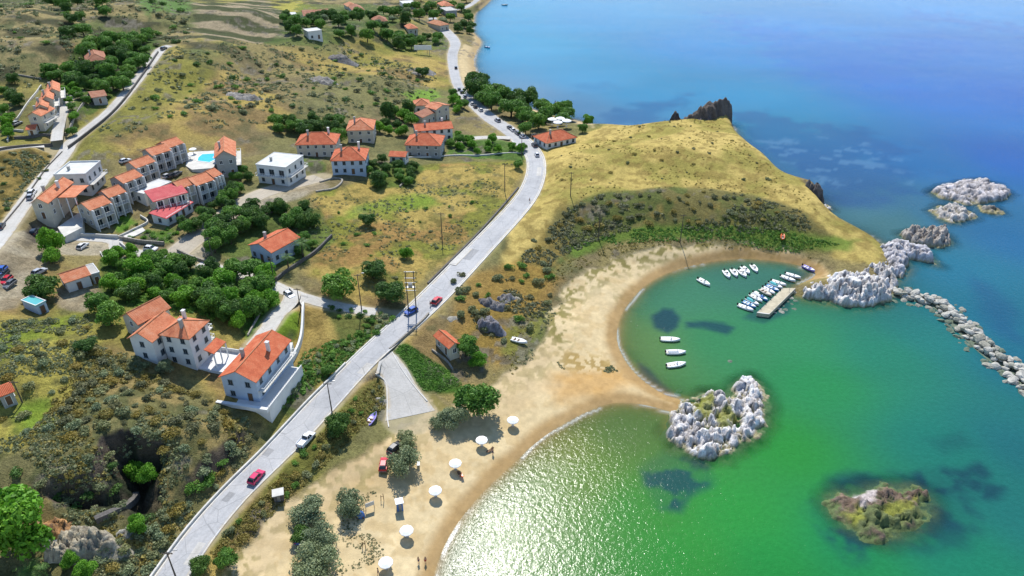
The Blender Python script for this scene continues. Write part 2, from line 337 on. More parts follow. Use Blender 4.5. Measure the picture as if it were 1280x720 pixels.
# ------------------------------------------------------------------ mesh helpers
class MB:
    def __init__(s): s.v = []; s.f = []; s.uv = []
    def quad(s, a, b, c, d, uv=None):
        k = len(s.v); s.v += [tuple(a), tuple(b), tuple(c), tuple(d)]; s.f.append((k, k+1, k+2, k+3)); s.uv.append(uv)
    def tri(s, a, b, c, uv=None):
        k = len(s.v); s.v += [tuple(a), tuple(b), tuple(c)]; s.f.append((k, k+1, k+2)); s.uv.append(uv)
    def face(s, pts, uv=None):
        k = len(s.v); s.v += [tuple(p) for p in pts]; s.f.append(tuple(range(k, k+len(pts)))); s.uv.append(uv)
    def box(s, x0, x1, y0, y1, z0, z1):
        k = len(s.v)
        s.v += [(x, y, z) for z in (z0, z1) for y in (y0, y1) for x in (x0, x1)]
        for f in ((0,2,3,1),(4,5,7,6),(0,1,5,4),(2,6,7,3),(0,4,6,2),(1,3,7,5)): s.f.append(tuple(k+i for i in f)); s.uv.append(None)
    def tube(s, p, q, r0, r1=None, n=8, cap=True):
        r1 = r0 if r1 is None else r1; p = Vector(p); q = Vector(q); d = (q-p).normalized()
        a = d.orthogonal().normalized(); b = d.cross(a); k = len(s.v)
        for c, r in ((p, r0), (q, r1)):
            for i in range(n):
                t = 2*PI*i/n; s.v.append(tuple(c+a*math.cos(t)*r+b*math.sin(t)*r))
        for i in range(n): s.f.append((k+i, k+(i+1) % n, k+n+(i+1) % n, k+n+i)); s.uv.append(None)
        if cap: s.f.append(tuple(k+n-1-i for i in range(n))); s.uv.append(None); s.f.append(tuple(k+n+i for i in range(n))); s.uv.append(None)
    def loft(s, rings, closed=True, cap=True):
        k = len(s.v); n = len(rings[0])
        for r in rings: s.v += [tuple(p) for p in r]
        for i in range(len(rings)-1):
            for j in range(n if closed else n-1):
                a = k+i*n+j; b = k+i*n+(j+1) % n; s.f.append((a, b, b+n, a+n)); s.uv.append(None)
        if cap: s.f.append(tuple(k+n-1-i for i in range(n))); s.uv.append(None); s.f.append(tuple(k+(len(rings)-1)*n+i for i in range(n))); s.uv.append(None)
    def mesh(s, name, mat, smooth=False):
        me = bpy.data.meshes.new(name); me.from_pydata(s.v, [], s.f)
        if any(u is not None for u in s.uv):
            ul = me.uv_layers.new(name='UVMap'); i = 0
            for f, u in zip(s.f, s.uv):
                for k in range(len(f)):
                    ul.data[i].uv = u[k] if u else (0, 0); i += 1
        me.materials.append(mat)
        if smooth: me.shade_smooth()
        me.update(); return me
    def build(s, name, mat, parent=None, smooth=False):
        return link(name, s.mesh(name, mat, smooth), parent)
def link(name, me, parent=None):
    o = bpy.data.objects.new(name, me); C.objects.link(o)
    if parent: o.parent = parent
    return o
def tag(o, label=None, cat=None, group=None, kind=None):
    if label: o['label'] = label
    if cat: o['category'] = cat
    if group: o['group'] = group
    if kind: o['kind'] = kind
    return o
def empty(name, loc, rz=0):
    o = bpy.data.objects.new(name, None); C.objects.link(o); o.location = loc; o.rotation_euler = (0, 0, rz); o.empty_display_size = .3; return o
kids = {}
def copy_tree(o, parent=None):
    c = o.copy(); C.objects.link(c)
    if parent: c.parent = parent
    for ch in list(o.children): copy_tree(ch, c)
    return c
def np_mesh(name, verts, faces, mat, attrs=None, smooth=True):
    me = bpy.data.meshes.new(name); n = len(verts); m = len(faces)
    me.vertices.add(n); me.vertices.foreach_set('co', np.asarray(verts, np.float32).ravel())
    me.loops.add(m*4); me.loops.foreach_set('vertex_index', np.asarray(faces, np.int32).ravel())
    me.polygons.add(m); me.polygons.foreach_set('loop_start', np.arange(0, m*4, 4, dtype=np.int32))
    try: me.polygons.foreach_set('loop_total', np.full(m, 4, np.int32))
    except Exception: pass
    for k, a in (attrs or {}).items():
        if a.ndim == 2:
            at = me.attributes.new(k, 'FLOAT_COLOR', 'POINT'); at.data.foreach_set('color', np.column_stack([a, np.ones(len(a))]).astype(np.float32).ravel())
        else:
            at = me.attributes.new(k, 'FLOAT', 'POINT'); at.data.foreach_set('value', a.astype(np.float32))
    me.update(calc_edges=True); me.validate()
    if smooth: me.shade_smooth()
    me.materials.append(mat); return me
def grid_faces(nr, nc):
    i = np.arange((nr-1)*(nc-1)); r = i//(nc-1); c = i % (nc-1); a = r*nc+c
    return np.column_stack([a, a+1, a+nc+1, a+nc])
ISLETS = [[(834,540),(842,560),(858,566),(882,575),(905,571),(925,559),(945,548),(957,530),(959,500,1),(956,476,2),(943,463,2),(925,471,2),(915,484,2),(900,484,2),(880,483,2),(868,490,2),(852,498,1),(841,512,0),(834,525,0)],
 [(1036,622),(1040,640),(1058,655),(1080,668),(1105,678),(1128,670),(1150,658),(1166,640),(1160,618),(1142,604,1),(1112,600,2),(1088,606,1),(1062,612,1),(1045,612)],
 [(1163,240),(1180,233),(1203,228),(1228,225),(1248,232),(1262,242),(1255,249),(1236,252),(1216,257),(1195,252),(1175,248)],
 [(1163,264),(1176,257),(1195,258),(1214,264),(1218,273),(1200,279),(1180,277)],
 [(1224,257),(1244,260),(1254,267),(1242,268),(1228,264)],
 [(1126,293),(1140,287,1),(1165,285,1),(1182,290,1),(1190,305),(1176,310),(1156,307),(1136,304)],
 [(1098,308),(1116,300,1),(1140,306,1),(1160,318),(1174,332),(1156,328),(1136,324),(1132,338),(1122,350),(1106,345),(1098,325)],
 [(993,366),(1003,355,1),(1025,348,2),(1050,335,3),(1075,328,3),(1100,325,3),(1116,336,2),(1121,352,1),(1118,370),(1104,381),(1075,384),(1040,379),(1012,374)],
 [(1026,258),(1034,257),(1040,262),(1032,265)]]
SEA_GAIN = .62

# ------------------------------------------------------------------ terrain sheet
ang = np.radians(np.linspace(-50, 50, 1060)); rad = 52*(1750/52)**np.linspace(0, 1, 740)
A_, R_ = np.meshgrid(ang, rad); GX = (R_*np.sin(A_)).ravel(); GY = (R_*np.cos(A_)).ravel()
keep = table(np.repeat(np.repeat(LD,2,0),2,1)[:LNY,:LNX], GX, GY) > -70
GZ = np.full(GX.shape, -5.); cd = np.full(GX.shape, -99.); gzc = np.zeros(GX.shape); grm = np.full(GX.shape, 1e3)
idx = np.nonzero(keep)[0]
for ch in np.array_split(idx, 12):
    GZ[ch], cd[ch], gzc[ch], grm[ch] = height(GX[ch], GY[ch], True)

def L(r, g_, b): return np.array(lin(r, g_, b)[:3])/1.25
col = np.zeros((len(GX), 3))
def mixc(a, b, t): return a*(1-t[:, None])+b*t[:, None]
def region(pts, grow=0, blend=3, wob=6, s=0):
    P = gpoly(pts); d = np.full(GX.shape, -99.)
    lo = P.min(0)-25; hi = P.max(0)+25
    m = (GX > lo[0]) & (GX < hi[0]) & (GY > lo[1]) & (GY < hi[1])
    d[m] = polydist(GX[m], GY[m], P)+grow
    far = np.clip(np.hypot(GX[m], GY[m])/250, .6, 3)
    d[m] = d[m]+(fbm(GX[m], GY[m], 7, 4, 50+s)-.5)*wob*far
    out = np.zeros(GX.shape); out[m] = ss(-blend/2, blend/2, d[m]); return out
n1 = fbm(GX, GY, 40, 5, 61); n2 = fbm(GX, GY, 11, 5, 62); n3 = fbm(GX, GY, 3.0, 4, 63); n4 = fbm(GX, GY, 70, 4, 64); n5 = fbm(GX, GY, 1.3, 2, 65)
yellow = L(188,164,94); ygreen = L(140,140,66); brown = L(154,130,86); green = L(84,118,48); dgreen = L(60,76,42); grey = L(126,122,92); scrub = L(98,100,66); bare = L(176,150,110)
# open country: dry grass broken by green and grey scrub
col[:] = mixc(np.tile(yellow, (len(GX), 1)), brown, ss(.42, .6, n2))
col = mixc(col, ygreen, ss(.46, .62, n1)*.8)
col = mixc(col, grey, ss(.48, .62, n4)*.6)
col = mixc(col, scrub, ss(.58, .7, n2*.5+n3*.5)*.6)
# upper left hills: greener and greyer with terrace lines
tq = (GY*.96-GX*.22+(fbm(GX, GY, 70, 3, 66)-.5)*34)/23; ter = np.abs(tq-np.floor(tq)-.5)*1.9-.05
hill = region([(-200,-60),(560,-60),(540,25),(470,50),(330,50),(250,70),(180,60),(110,60),(60,110),(0,150),(-200,200)], 0, 25, 30, 1)
hc = mixc(np.tile(L(168,152,106), (len(GX), 1)), L(116,124,76), ss(.42, .6, n1)); hc = mixc(hc, L(170,158,84), ss(.55, .66, n4)); hc = mixc(hc, L(92,104,68), ss(.52, .64, n3*.4+n2*.6)*.75)
hc = mixc(hc, L(78,80,58), ss(.30, .42, ter)*(.35+.6*ss(.4, .55, n2)))
col = mixc(col, hc, hill*.95)
tf = region([(243,4),(330,-4),(365,20),(385,45),(350,52),(255,52),(243,30)], 0, 6, 5, 2)
tcol = mixc(np.tile(L(172,156,126), (len(GX), 1)), L(84,90,58), ss(.27, .36, ter+.1*(n2-.5)))
col = mixc(col, tcol, tf)
col = mixc(col, L(104,134,70), region([(170,6),(240,2),(240,14),(185,22)], 0, 6, 5, 3)); col = mixc(col, L(176,168,82), region([(340,8),(375,2),(400,12),(360,16)], 0, 6, 5, 3))
dryL = region([(-60,188),(78,186),(74,204),(48,228),(0,285),(-60,330)], 0, 2, 2, 4)
dc = mixc(np.tile(L(158,136,76), (len(GX), 1)), L(108,98,52), ss(.48, .6, n3)); col = mixc(col, dc, dryL)
# scrub slope below the hillside, bottom left
sl = region([(115,425),(200,450),(270,500),(330,530),(325,570),(190,725),(-60,760),(-60,560),(20,560),(70,520),(90,470)], 0, 5, 8, 5)
sc = mixc(np.tile(L(136,130,86), (len(GX), 1)), L(160,142,92), ss(.45, .6, n2)); sc = mixc(sc, L(96,102,64), ss(.48, .6, n3)*.7); col = mixc(col, sc, sl)
md = region([(-60,395),(100,395),(125,430),(95,470),(70,520),(30,560),(-60,575)], 0, 5, 8, 6)
mc = mixc(np.tile(L(180,168,84), (len(GX), 1)), L(132,146,56), ss(.42, .58, n1*.4+n2*.6)); mc = mixc(mc, L(112,110,66), ss(.53, .62, n3)*.7); col = mixc(col, mc, md)
col = mixc(col, L(128,158,52), region([(22,505),(60,500),(75,530),(45,545),(20,540)], 0, 4, 6, 7)*.8)
# yellow field left of the road
fld = region([(390,245),(480,215),(540,205),(640,200),(652,215),(640,245),(560,325),(500,375),(430,368),(380,345),(400,300)], 0, 4, 5, 8)
fc = mixc(np.tile(L(188,164,92), (len(GX), 1)), L(172,138,82), ss(.5, .6, n1)); fc = mixc(fc, L(134,142,58), ss(.5, .6, n2*.7+n1*.3)*.8); fc = mixc(fc, L(110,110,60), ss(.55, .64, n3)*.6); col = mixc(col, fc, fld)
col = mixc(col, L(128,158,56), region([(495,245),(540,240),(545,255),(510,262),(470,262),(430,275),(440,258)], 0, 5, 7, 9)*.7)
col = mixc(col, L(128,170,60), region([(500,115),(540,110),(560,122),(520,130)], 0, 5, 7, 10)*.8)
# headland
pl = region([(640,330),(662,262),(684,200),(690,182),(760,160),(850,135),(915,158),(1000,230),(1050,280),(1098,303),(1085,325),(1050,318),(1050,296),(1000,262),(940,242),(860,233),(760,238),(700,262),(650,320)], 3, 3, 4, 11)
pc = mixc(np.tile(L(196,174,100), (len(GX), 1)), L(164,152,80), ss(.42, .6, n2)); pc = mixc(pc, L(206,182,108), ss(.5, .6, n1)); pc = mixc(pc, L(142,122,66), ss(.52, .62, n3)*.6); col = mixc(col, pc, pl)
bank = region([(700,260),(760,239),(860,234),(940,243),(1000,263),(1050,300),(1040,318),(960,306),(860,296),(770,302),(700,330),(650,400),(610,450),(580,420),(600,370),(650,320)], 0, 3, 3, 12)
bc = mixc(np.tile(L(128,120,72), (len(GX), 1)), L(104,112,60), ss(.45, .55, n2)); bc = mixc(bc, L(150,130,70), ss(.52, .62, n1*.5+n3*.5)*.8); col = mixc(col, bc, bank)
col = mixc(col, L(112,138,56), region([(705,310),(760,292),(850,280),(950,282),(1030,296),(1075,300),(1060,314),(1000,312),(900,294),(820,296),(760,304),(720,322)], 0, 3, 4, 13)*.85)
col = mixc(col, L(176,140,72), region([(590,345),(650,325),(700,350),(680,400),(650,450),(620,462),(600,440),(560,415),(575,370)], 0, 4, 6, 14)*.7)
col = mixc(col, L(112,134,58), region([(640,400),(690,385),(680,430),(650,460),(625,440)], 0, 4, 6, 15)*.6)
# gardens
for i, (P, c, a) in enumerate([
  ([(125,325),(180,325),(250,335),(335,350),(345,385),(322,410),(270,395),(215,385),(165,385),(120,372)], L(92,122,52), .85),
  ([(480,415),(560,470),(585,490),(540,494),(500,476),(484,445)], L(74,118,40), .95),
  ([(498,436),(508,432),(560,462),(576,478),(548,490),(516,478)], L(70,122,38), .95),
  ([(555,165),(600,170),(655,180),(662,200),(640,200),(560,192)], L(88,130,54), .8),
  ([(135,275),(160,268),(175,278),(150,290)], L(104,150,50), .9), ([(176,292),(220,285),(215,305),(190,308)], L(90,132,46), .9),
  ([(95,55),(190,45),(200,60),(170,100),(140,125),(90,150),(75,110)], L(82,112,50), .85),
  ([(370,190),(400,190),(405,215),(375,212)], L(104,130,60), .8), ([(455,205),(530,205),(520,235),(470,240)], L(86,118,50), .8),
  ([(330,55),(400,62),(500,28),(470,5),(375,5),(350,40)], L(92,120,56), .6), ([(480,40),(560,40),(562,62),(480,60)], L(84,116,54), .7),
  ([(270,280),(310,262),(400,262),(420,300),(380,330),(330,335),(270,318)], L(104,126,60), .8),
  ([(340,395),(376,390),(374,425),(345,432),(330,420)], L(120,146,46), 1.0),
  ([(300,410),(325,385),(345,365),(350,380),(330,405),(312,425)], L(84,120,44), .9),
  ([(376,385),(405,378),(412,430),(372,480),(352,470),(375,440)], L(168,144,82), .9),
  ([(412,388),(492,392),(480,412),(360,520),(345,500),(420,425)], L(92,112,56), .8),
  ([(426,510),(475,468),(484,480),(484,510),(440,545),(390,580),(320,640),(270,690),(262,680),(330,612),(395,550)], L(126,126,62), .85),
  ([(100,430),(135,440),(130,460),(100,455)], L(100,112,60), .6)]):
    cc_ = mixc(np.tile(c, (len(GX), 1)), c*.7, ss(.45, .6, n3)); col = mixc(col, cc_, region(P, 0, 2, 2.5 if i in (1, 2, 12) else 4, 20+i)*a)
# bare yards and gravel
for i, P in enumerate([[(-40,300),(20,290),(52,292),(58,330),(50,352),(20,385),(-40,392)], [(72,362),(120,360),(128,372),(104,390),(72,386)],
   [(215,322),(245,296),(315,246),(340,236),(405,218),(412,234),(340,262),(262,318),(230,335)], [(75,296),(140,298),(140,318),(75,318)], [(230,196),(275,188),(270,212),(236,212)],
   [(82,262),(103,265),(103,285),(75,286)]]):
    cc_ = mixc(np.tile(L(188,176,152), (len(GX), 1)), L(160,146,120), ss(.42, .6, n2)); col = mixc(col, cc_, region(P, 0, 2, 3, 50+i)*.95)
# beaches
sandp = [(1045,345),(1030,326),(1000,316),(940,305),(880,301),(820,306),(782,318),(742,335),(712,352),(692,385),(682,420),(662,452),(628,468),(602,498),(560,505),(542,494),(500,540),
  (450,572),(400,596),(345,632),(306,672),(286,720),(262,800),(500,900),(620,720),(860,530),(860,480),(800,380),(930,330),(1010,352)]
sa = region(sandp, 0, 2.0, 7, 70)
spec = fbm(GX, GY, 1.6, 2, 77)
sc = mixc(np.tile(L(214,192,148), (len(GX), 1)), L(200,174,128), ss(.4, .6, n1)); sc = mixc(sc, L(226,206,164), ss(.5, .68, n2)*.4); sc = mixc(sc, L(190,160,108), ss(.56, .64, n3)*.35)
edge = sa*(1-region(sandp, -6, 8, 10, 71)); sc = mixc(sc, L(130,122,66), edge*ss(.52, .6, spec)*.9)
dc = region([(695,440),(720,436),(760,450),(775,465),(740,470),(700,460)], 0, 5, 4, 72); sc = mixc(sc, L(150,124,64), dc*ss(.52, .58, n5)*.8)
tr = region([(690,465),(780,462),(800,478),(760,498),(700,500),(680,485)], 0, 6, 6, 73); sc = mixc(sc, L(196,150,84), tr*.7)
# the strip the waves wet
wet = 1-ss(1.6, 4.6, cd+(n2-.5)*1.5); sc = mixc(sc, L(170,138,90), wet*.85)
sc = mixc(sc, L(146,124,80), (1-ss(-1, .6, cd))*.8)
col = mixc(col, sc, sa)
track = region([(600,498),(630,462),(690,420),(700,440),(660,470),(700,480),(640,520),(560,540),(470,590),(360,660),(330,725),(300,725),(340,640),(420,590),(500,545)], 0, 5, 5, 74)
col = mixc(col, L(208,184,142), track*.6*sa)
nb = region([(610,-10),(592,20),(592,60),(580,55),(572,62),(568,88),(578,108),(602,126),(622,132),(650,137),(720,153),(742,160),(760,130),(640,60),(640,-10)], 0, 3, 3, 75)
col = mixc(col, mixc(np.tile(L(206,184,140), (len(GX), 1)), L(184,160,118), 1-ss(1, 6, cd)), nb)
# cliffs: steep ground is bare dark rock
Zg = GZ.reshape(A_.shape); dzr = np.gradient(Zg, axis=0)/np.gradient(R_, axis=0); dza = np.gradient(Zg, axis=1)/(R_*(ang[1]-ang[0]))
slope = np.hypot(dzr, dza).ravel()
rockc = mixc(np.tile(L(112,100,88), (len(GX), 1)), L(82,76,70), ss(.42, .58, n3))
col = mixc(col, rockc, ss(.75, 1.15, slope+(n3-.5)*.5)*ss(.8, 3, GZ)*(1-sa))
pdm = ss(-1, 2, polydist(GX, GY, pit)); col = mixc(col, mixc(np.tile(L(86,80,66), (len(GX), 1)), L(52,60,42), ss(.45, .6, n3)), pdm*.9)  # gorge ground mottled green, and coloured darker to stand in for its shade
# outcrops of pale rock in the grass
oc = ss(.60, .66, fbm(GX, GY, 16, 4, 91))*ss(.48, .56, n3)*(1-sa)*(1-pl)*(1-fld*.7)
col = mixc(col, mixc(np.tile(L(150,142,126), (len(GX), 1)), L(108,100,88), ss(.4, .6, n5)), oc*.7)
# verges: pale dust along the roads
col = mixc(col, L(178,166,136), (1-ss(.1, 1.3, grm+(n3-.5)*1.2))*.7)
# sea bed
bed = (1-ss(-3, -.6, cd))
bc = mixc(np.tile(L(150,136,84), (len(GX), 1)), L(74,88,60), ss(.5, .6, n2)*.7); col = mixc(col, bc, bed)
col *= (.86+.28*n5)[:, None]

t = NT('ground_cover', .95); at = t.n('ShaderNodeAttribute', attribute_name='albedo')
f1 = t.noise(1.1, 8, .75); f2 = t.noise(.28, 6, .7); f3 = t.noise(3.4, 4, .7)
rg = t.n('ShaderNodeAttribute', attribute_name='rough_cover')
c = t.mix(t.math('ADD', .22, t.math('MULTIPLY', rg.outputs['Fac'], .55)), at.outputs['Color'], t.ramp(f1, [(.32, g(.5)), (.5, g(.95)), (.66, g(1.35))]), 'MULTIPLY')
c = t.mix(t.math('ADD', .2, t.math('MULTIPLY', rg.outputs['Fac'], .4)), c, t.ramp(f2, [(.35, g(.78)), (.62, g(1.18))]), 'MULTIPLY')
tuft = t.ramp(f3, [(.52, g(0)), (.62, g(1))])
c = t.mix(t.math('MULTIPLY', t.math('MULTIPLY', tuft, rg.outputs['Fac']), .55), c, t.mix(1.0, c, (.35,.42,.3,1), 'MULTIPLY'))
t.col(c); hb = t.math('MULTIPLY', t.math('ADD', f1, t.math('MULTIPLY', f3, .6)), t.math('ADD', t.math('MULTIPLY', rg.outputs['Fac'], .9), .12)); t.bump(hb, .9, .55)
t.b.inputs['Specular IOR Level'].default_value = .1
veg = (1-sa)*(1-nb)*ss(.3, 2, grm)*(1-.4*pl)
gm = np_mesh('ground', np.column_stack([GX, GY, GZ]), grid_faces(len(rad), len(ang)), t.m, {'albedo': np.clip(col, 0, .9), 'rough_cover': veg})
ground_o = tag(link('ground', gm), kind='structure')

# ------------------------------------------------------------------ sea
ang2 = np.radians(np.linspace(-52, 52, 760)); rad2 = 48*(12000/48)**(np.linspace(0, 1, 620)**1.35)
A2, R2 = np.meshgrid(ang2, rad2); WX = (R2*np.sin(A2)).ravel(); WY = (R2*np.cos(A2)).ravel()
wd = -coastd(WX, WY)
wctl = [(560,720,(84,120,78)),(650,640,(88,128,66)),(720,600,(92,132,52)),(700,560,(112,130,48)),(800,640,(60,140,58)),(780,540,(86,120,62)),(860,690,(52,148,62)),(920,640,(48,150,66)),(980,560,(46,144,60)),(960,700,(40,146,70)),(1020,480,(44,140,80)),
 (1060,690,(36,140,84)),(1200,700,(34,132,106)),(1270,640,(36,118,116)),(1180,560,(34,124,112)),(1100,440,(40,130,104)),(1000,420,(52,140,90)),(900,430,(58,138,88)),(840,370,(66,132,100)),(930,345,(62,122,104)),(800,430,(96,140,80)),
 (1270,560,(34,108,118)),(1160,420,(38,124,118)),(1230,400,(32,112,140)),(1270,450,(30,104,132)),(1200,340,(36,116,146)),(1270,300,(38,106,156)),(1090,280,(70,120,128)),(1060,240,(56,104,140)),(1150,200,(44,104,168)),(1270,200,(46,96,184)),
 (1000,200,(52,104,150)),(960,160,(58,132,172)),(940,120,(66,142,194)),(800,120,(66,140,190)),(740,100,(82,150,200)),(640,60,(92,160,210)),(620,20,(90,158,212)),(760,20,(74,150,216)),(900,60,(66,140,214)),(1000,40,(68,140,224)),(1100,100,(60,118,206)),(1250,20,(74,144,232)),(1270,120,(56,110,204)),(1200,60,(62,124,216)),(1100,-60,(70,140,225)),(700,-60,(90,160,215)),(650,118,(110,146,180)),(720,135,(88,134,176)),(1180,120,(58,114,206))]
wp = atz([w[0] for w in wctl], [w[1] for w in wctl], 0); num = np.zeros((len(WX), 3)); den = np.zeros(len(WX))
for (cx, cy), w in zip(wp, wctl):
    s = 4+np.hypot(cx, cy)*.02; k = 1/((WX-cx)**2+(WY-cy)**2+s*s)**1.6; num += k[:, None]*np.array(lin(*w[2])[:3]); den += k
wcol = num/den[:, None]*np.array([1.15, 1.02, .92])
def wreg(pts, blend=4, wob=6, s=0):
    a = np.array(pts, float); P = atz(a[:, 0], a[:, 1], 0)
    f = np.clip(np.hypot(WX, WY)/250, .6, 4)
    lo = P.min(0)-80; hi = P.max(0)+80; m = (WX > lo[0]) & (WX < hi[0]) & (WY > lo[1]) & (WY < hi[1]); o = np.zeros(len(WX))
    o[m] = ss(-blend/2, blend/2, polydist(WX[m], WY[m], P)+(fbm(WX[m], WY[m], 9, 4, 140+s)-.5)*wob*f[m]); return o
weed = np.array(lin(30,66,84)[:3]); deepw = np.array(lin(44,84,140)[:3]); reef = np.array(lin(66,110,104)[:3])
wm = lambda c, t: wcol*(1-t[:, None])+c*t[:, None]
for i, (P, c, a, bl, wo) in enumerate([
  ([(815,395),(828,385),(842,386),(850,396),(848,410),(835,418),(818,410)], weed, .85, 2, 2.5), ([(856,402),(880,400),(905,403),(919,410),(908,418),(880,412),(858,410)], weed, .8, 2, 2.5),
  ([(797,452),(812,462),(822,474),(840,490),(846,500),(834,500),(815,485),(800,470)], weed, .8, 2, 2),
  ([(1140,592),(1180,584),(1205,588),(1225,576),(1238,590),(1230,602),(1258,610),(1245,624),(1205,624),(1170,618),(1145,606)], weed, .75, 3, 4),
  ([(800,580),(830,565),(880,575),(892,600),(860,620),(850,638),(828,636),(805,610)], weed*1.1, .8, 3, 5), ([(1010,635),(1040,600),(1100,590),(1180,600),(1215,640),(1190,680),(1120,698),(1060,690)], weed*1.1, .85, 7, 12),
  ([(960,368),(990,375),(985,392),(955,404),(930,398)], weed, .6, 2, 3), ([(985,335),(1015,342),(1000,352),(975,356)], weed, .5, 2, 3),
  ([(760,140),(800,130),(835,128),(860,118),(820,150),(780,160),(740,158)], deepw, .55, 12, 14), ([(905,140),(960,140),(1010,160),(1080,165),(1130,185),(1100,200),(1160,215),(1130,235),(1080,255),(1040,250),(1000,215),(940,180)], deepw, .55, 16, 22),
  ([(980,290),(1100,270),(1130,262),(1150,290),(1100,300),(1060,290)], reef*1.1, .35, 8, 10), ([(1160,550),(1200,540),(1215,555),(1180,565)], weed, .35, 5, 6), ([(1210,340),(1260,380),(1280,430),(1240,410)], deepw*.8, .4, 8, 8),
  ([(715,106),(760,104),(770,112),(730,116)], deepw, .25, 12, 14), ([(900,20),(1010,40),(1100,60),(1180,50),(1120,110),(980,80)], np.array(lin(62,112,205)[:3]), .4, 40, 40), ([(1130,12),(1290,36),(1290,48),(1140,24)], np.array(lin(52,104,196)[:3]), .45, 20, 30)]):
    wcol = wm(c, wreg(P, bl, wo, i)*a*((.3+.7*ss(.36, .58, fbm(WX, WY, 5, 4, 230))) if i in (3, 4, 5) else 1))
streak = fbm(WX*.35+WY*.1, WY, 26, 5, 170)
wcol *= (.88+.24*streak)[:, None]
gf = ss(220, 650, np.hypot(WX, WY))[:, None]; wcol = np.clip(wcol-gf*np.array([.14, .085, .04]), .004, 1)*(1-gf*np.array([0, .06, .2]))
# pale streaks of churned water off the cliff
ck = wreg([(960,180),(1040,175),(1120,195),(1090,225),(1070,240),(1020,225)], 12, 30, 30)*ss(.56, .64, fbm(WX*.5, WY, 4.5, 4, 180))
wcol = wm(np.array(lin(120,165,195)[:3]), ck*.3)
# froth where small waves break
fo = (1-ss(.25, .75, np.abs(wd-.55+(fbm(WX, WY, 7, 3, 190)-.5)*1.2)))*ss(.42, .52, fbm(WX, WY, 12, 3, 191))
wzc = np.zeros(len(WX))
alpha = 1-np.exp(-np.maximum(wd+.25, 0)/3.4); alpha = np.clip(alpha, .04, 1)
for P in ISLETS:     # clear water over the skirts of the rocks
    a = np.array([q[:2] for q in P], float); zz = np.array([q[2] if len(q) > 2 else 0 for q in P], float); PP = atz(a[:, 0], a[:, 1], zz); lo = PP.min(0)-8; hi = PP.max(0)+8; m = (WX > lo[0]) & (WX < hi[0]) & (WY > lo[1]) & (WY < hi[1])
    di = -polydist(WX[m], WY[m], PP)+(fbm(WX[m], WY[m], 4, 3, 210)-.5)*2; alpha[m] = np.minimum(alpha[m], np.clip(.3+.7*di/4.2, .2, 1))
t = NT('sea_water', .15); at = t.n('ShaderNodeAttribute', attribute_name='water_colour'); aa = t.n('ShaderNodeAttribute', attribute_name='murk'); af = t.n('ShaderNodeAttribute', attribute_name='froth')
tc = t.n('ShaderNodeTexCoord'); mp = t.n('ShaderNodeMapping'); mp.inputs['Scale'].default_value = (1, 1, 1); t.l(tc.outputs['Object'], mp.inputs['Vector'])
w1 = t.noise(.9, 3, .6, mp.outputs[0]); w2 = t.noise(3.2, 2, .6, mp.outputs[0]); w3 = t.noise(.05, 4, .6, mp.outputs[0])
geo = t.n('ShaderNodeNewGeometry')
c = t.mix(.35, at.outputs['Color'], t.ramp(w1, [(.35, g(.85)), (.65, g(1.15))]), 'MULTIPLY')
c = t.mix(af.outputs['Fac'], c, g(.8)); t.col(c)
hh = t.math('ADD', t.math('MULTIPLY', w1, 1.0), t.math('MULTIPLY', w2, .34)); hh = t.math('MULTIPLY', hh, t.math('ADD', .55, w3))
bp = t.bump(hh, 1.0, .088); t.b.inputs['IOR'].default_value = 1.33; t.b.inputs['Specular IOR Level'].default_value = .26
t.l(t.math('MAXIMUM', aa.outputs['Fac'], af.outputs['Fac']), t.b.inputs['Alpha'])
SEA_MAT = t
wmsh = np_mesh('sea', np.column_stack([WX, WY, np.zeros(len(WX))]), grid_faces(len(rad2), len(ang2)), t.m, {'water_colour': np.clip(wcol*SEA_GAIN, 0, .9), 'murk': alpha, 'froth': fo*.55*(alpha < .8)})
tag(link('sea', wmsh), kind='structure')

# ------------------------------------------------------------------ light
SUN_EL, SUN_AZ = math.radians(51), math.radians(-6)     # azimuth clockwise from +Y
w = bpy.data.worlds.new('World'); scene.world = w; w.use_nodes = True; nt = w.node_tree
sky = nt.nodes.new('ShaderNodeTexSky'); sky.sky_type = 'NISHITA'; sky.sun_disc = False; sky.sun_elevation = SUN_EL; sky.sun_rotation = SUN_AZ; sky.dust_density = 0; sky.ozone_density = 3.5
nt.links.new(sky.outputs[0], nt.nodes['Background'].inputs[0]); nt.nodes['Background'].inputs[1].default_value = .145
sl_ = bpy.data.lights.new('sun', 'SUN'); sl_.energy = 4.5; sl_.angle = math.radians(.55); sl_.color = (1, .96, .89)
so = bpy.data.objects.new('sun', sl_); C.objects.link(so)
sd = Vector((math.sin(SUN_AZ)*math.cos(SUN_EL), math.cos(SUN_AZ)*math.cos(SUN_EL), math.sin(SUN_EL)))
so.rotation_euler = sd.to_track_quat('Z', 'Y').to_euler(); so.location = (0, 300, 400)
vs = scene.view_settings; vs.view_transform = 'Standard'; vs.look = 'None'; vs.exposure = 0.4; vs.gamma = 1
scene.render.engine = 'CYCLES'; scene.cycles.transparent_max_bounces = 12

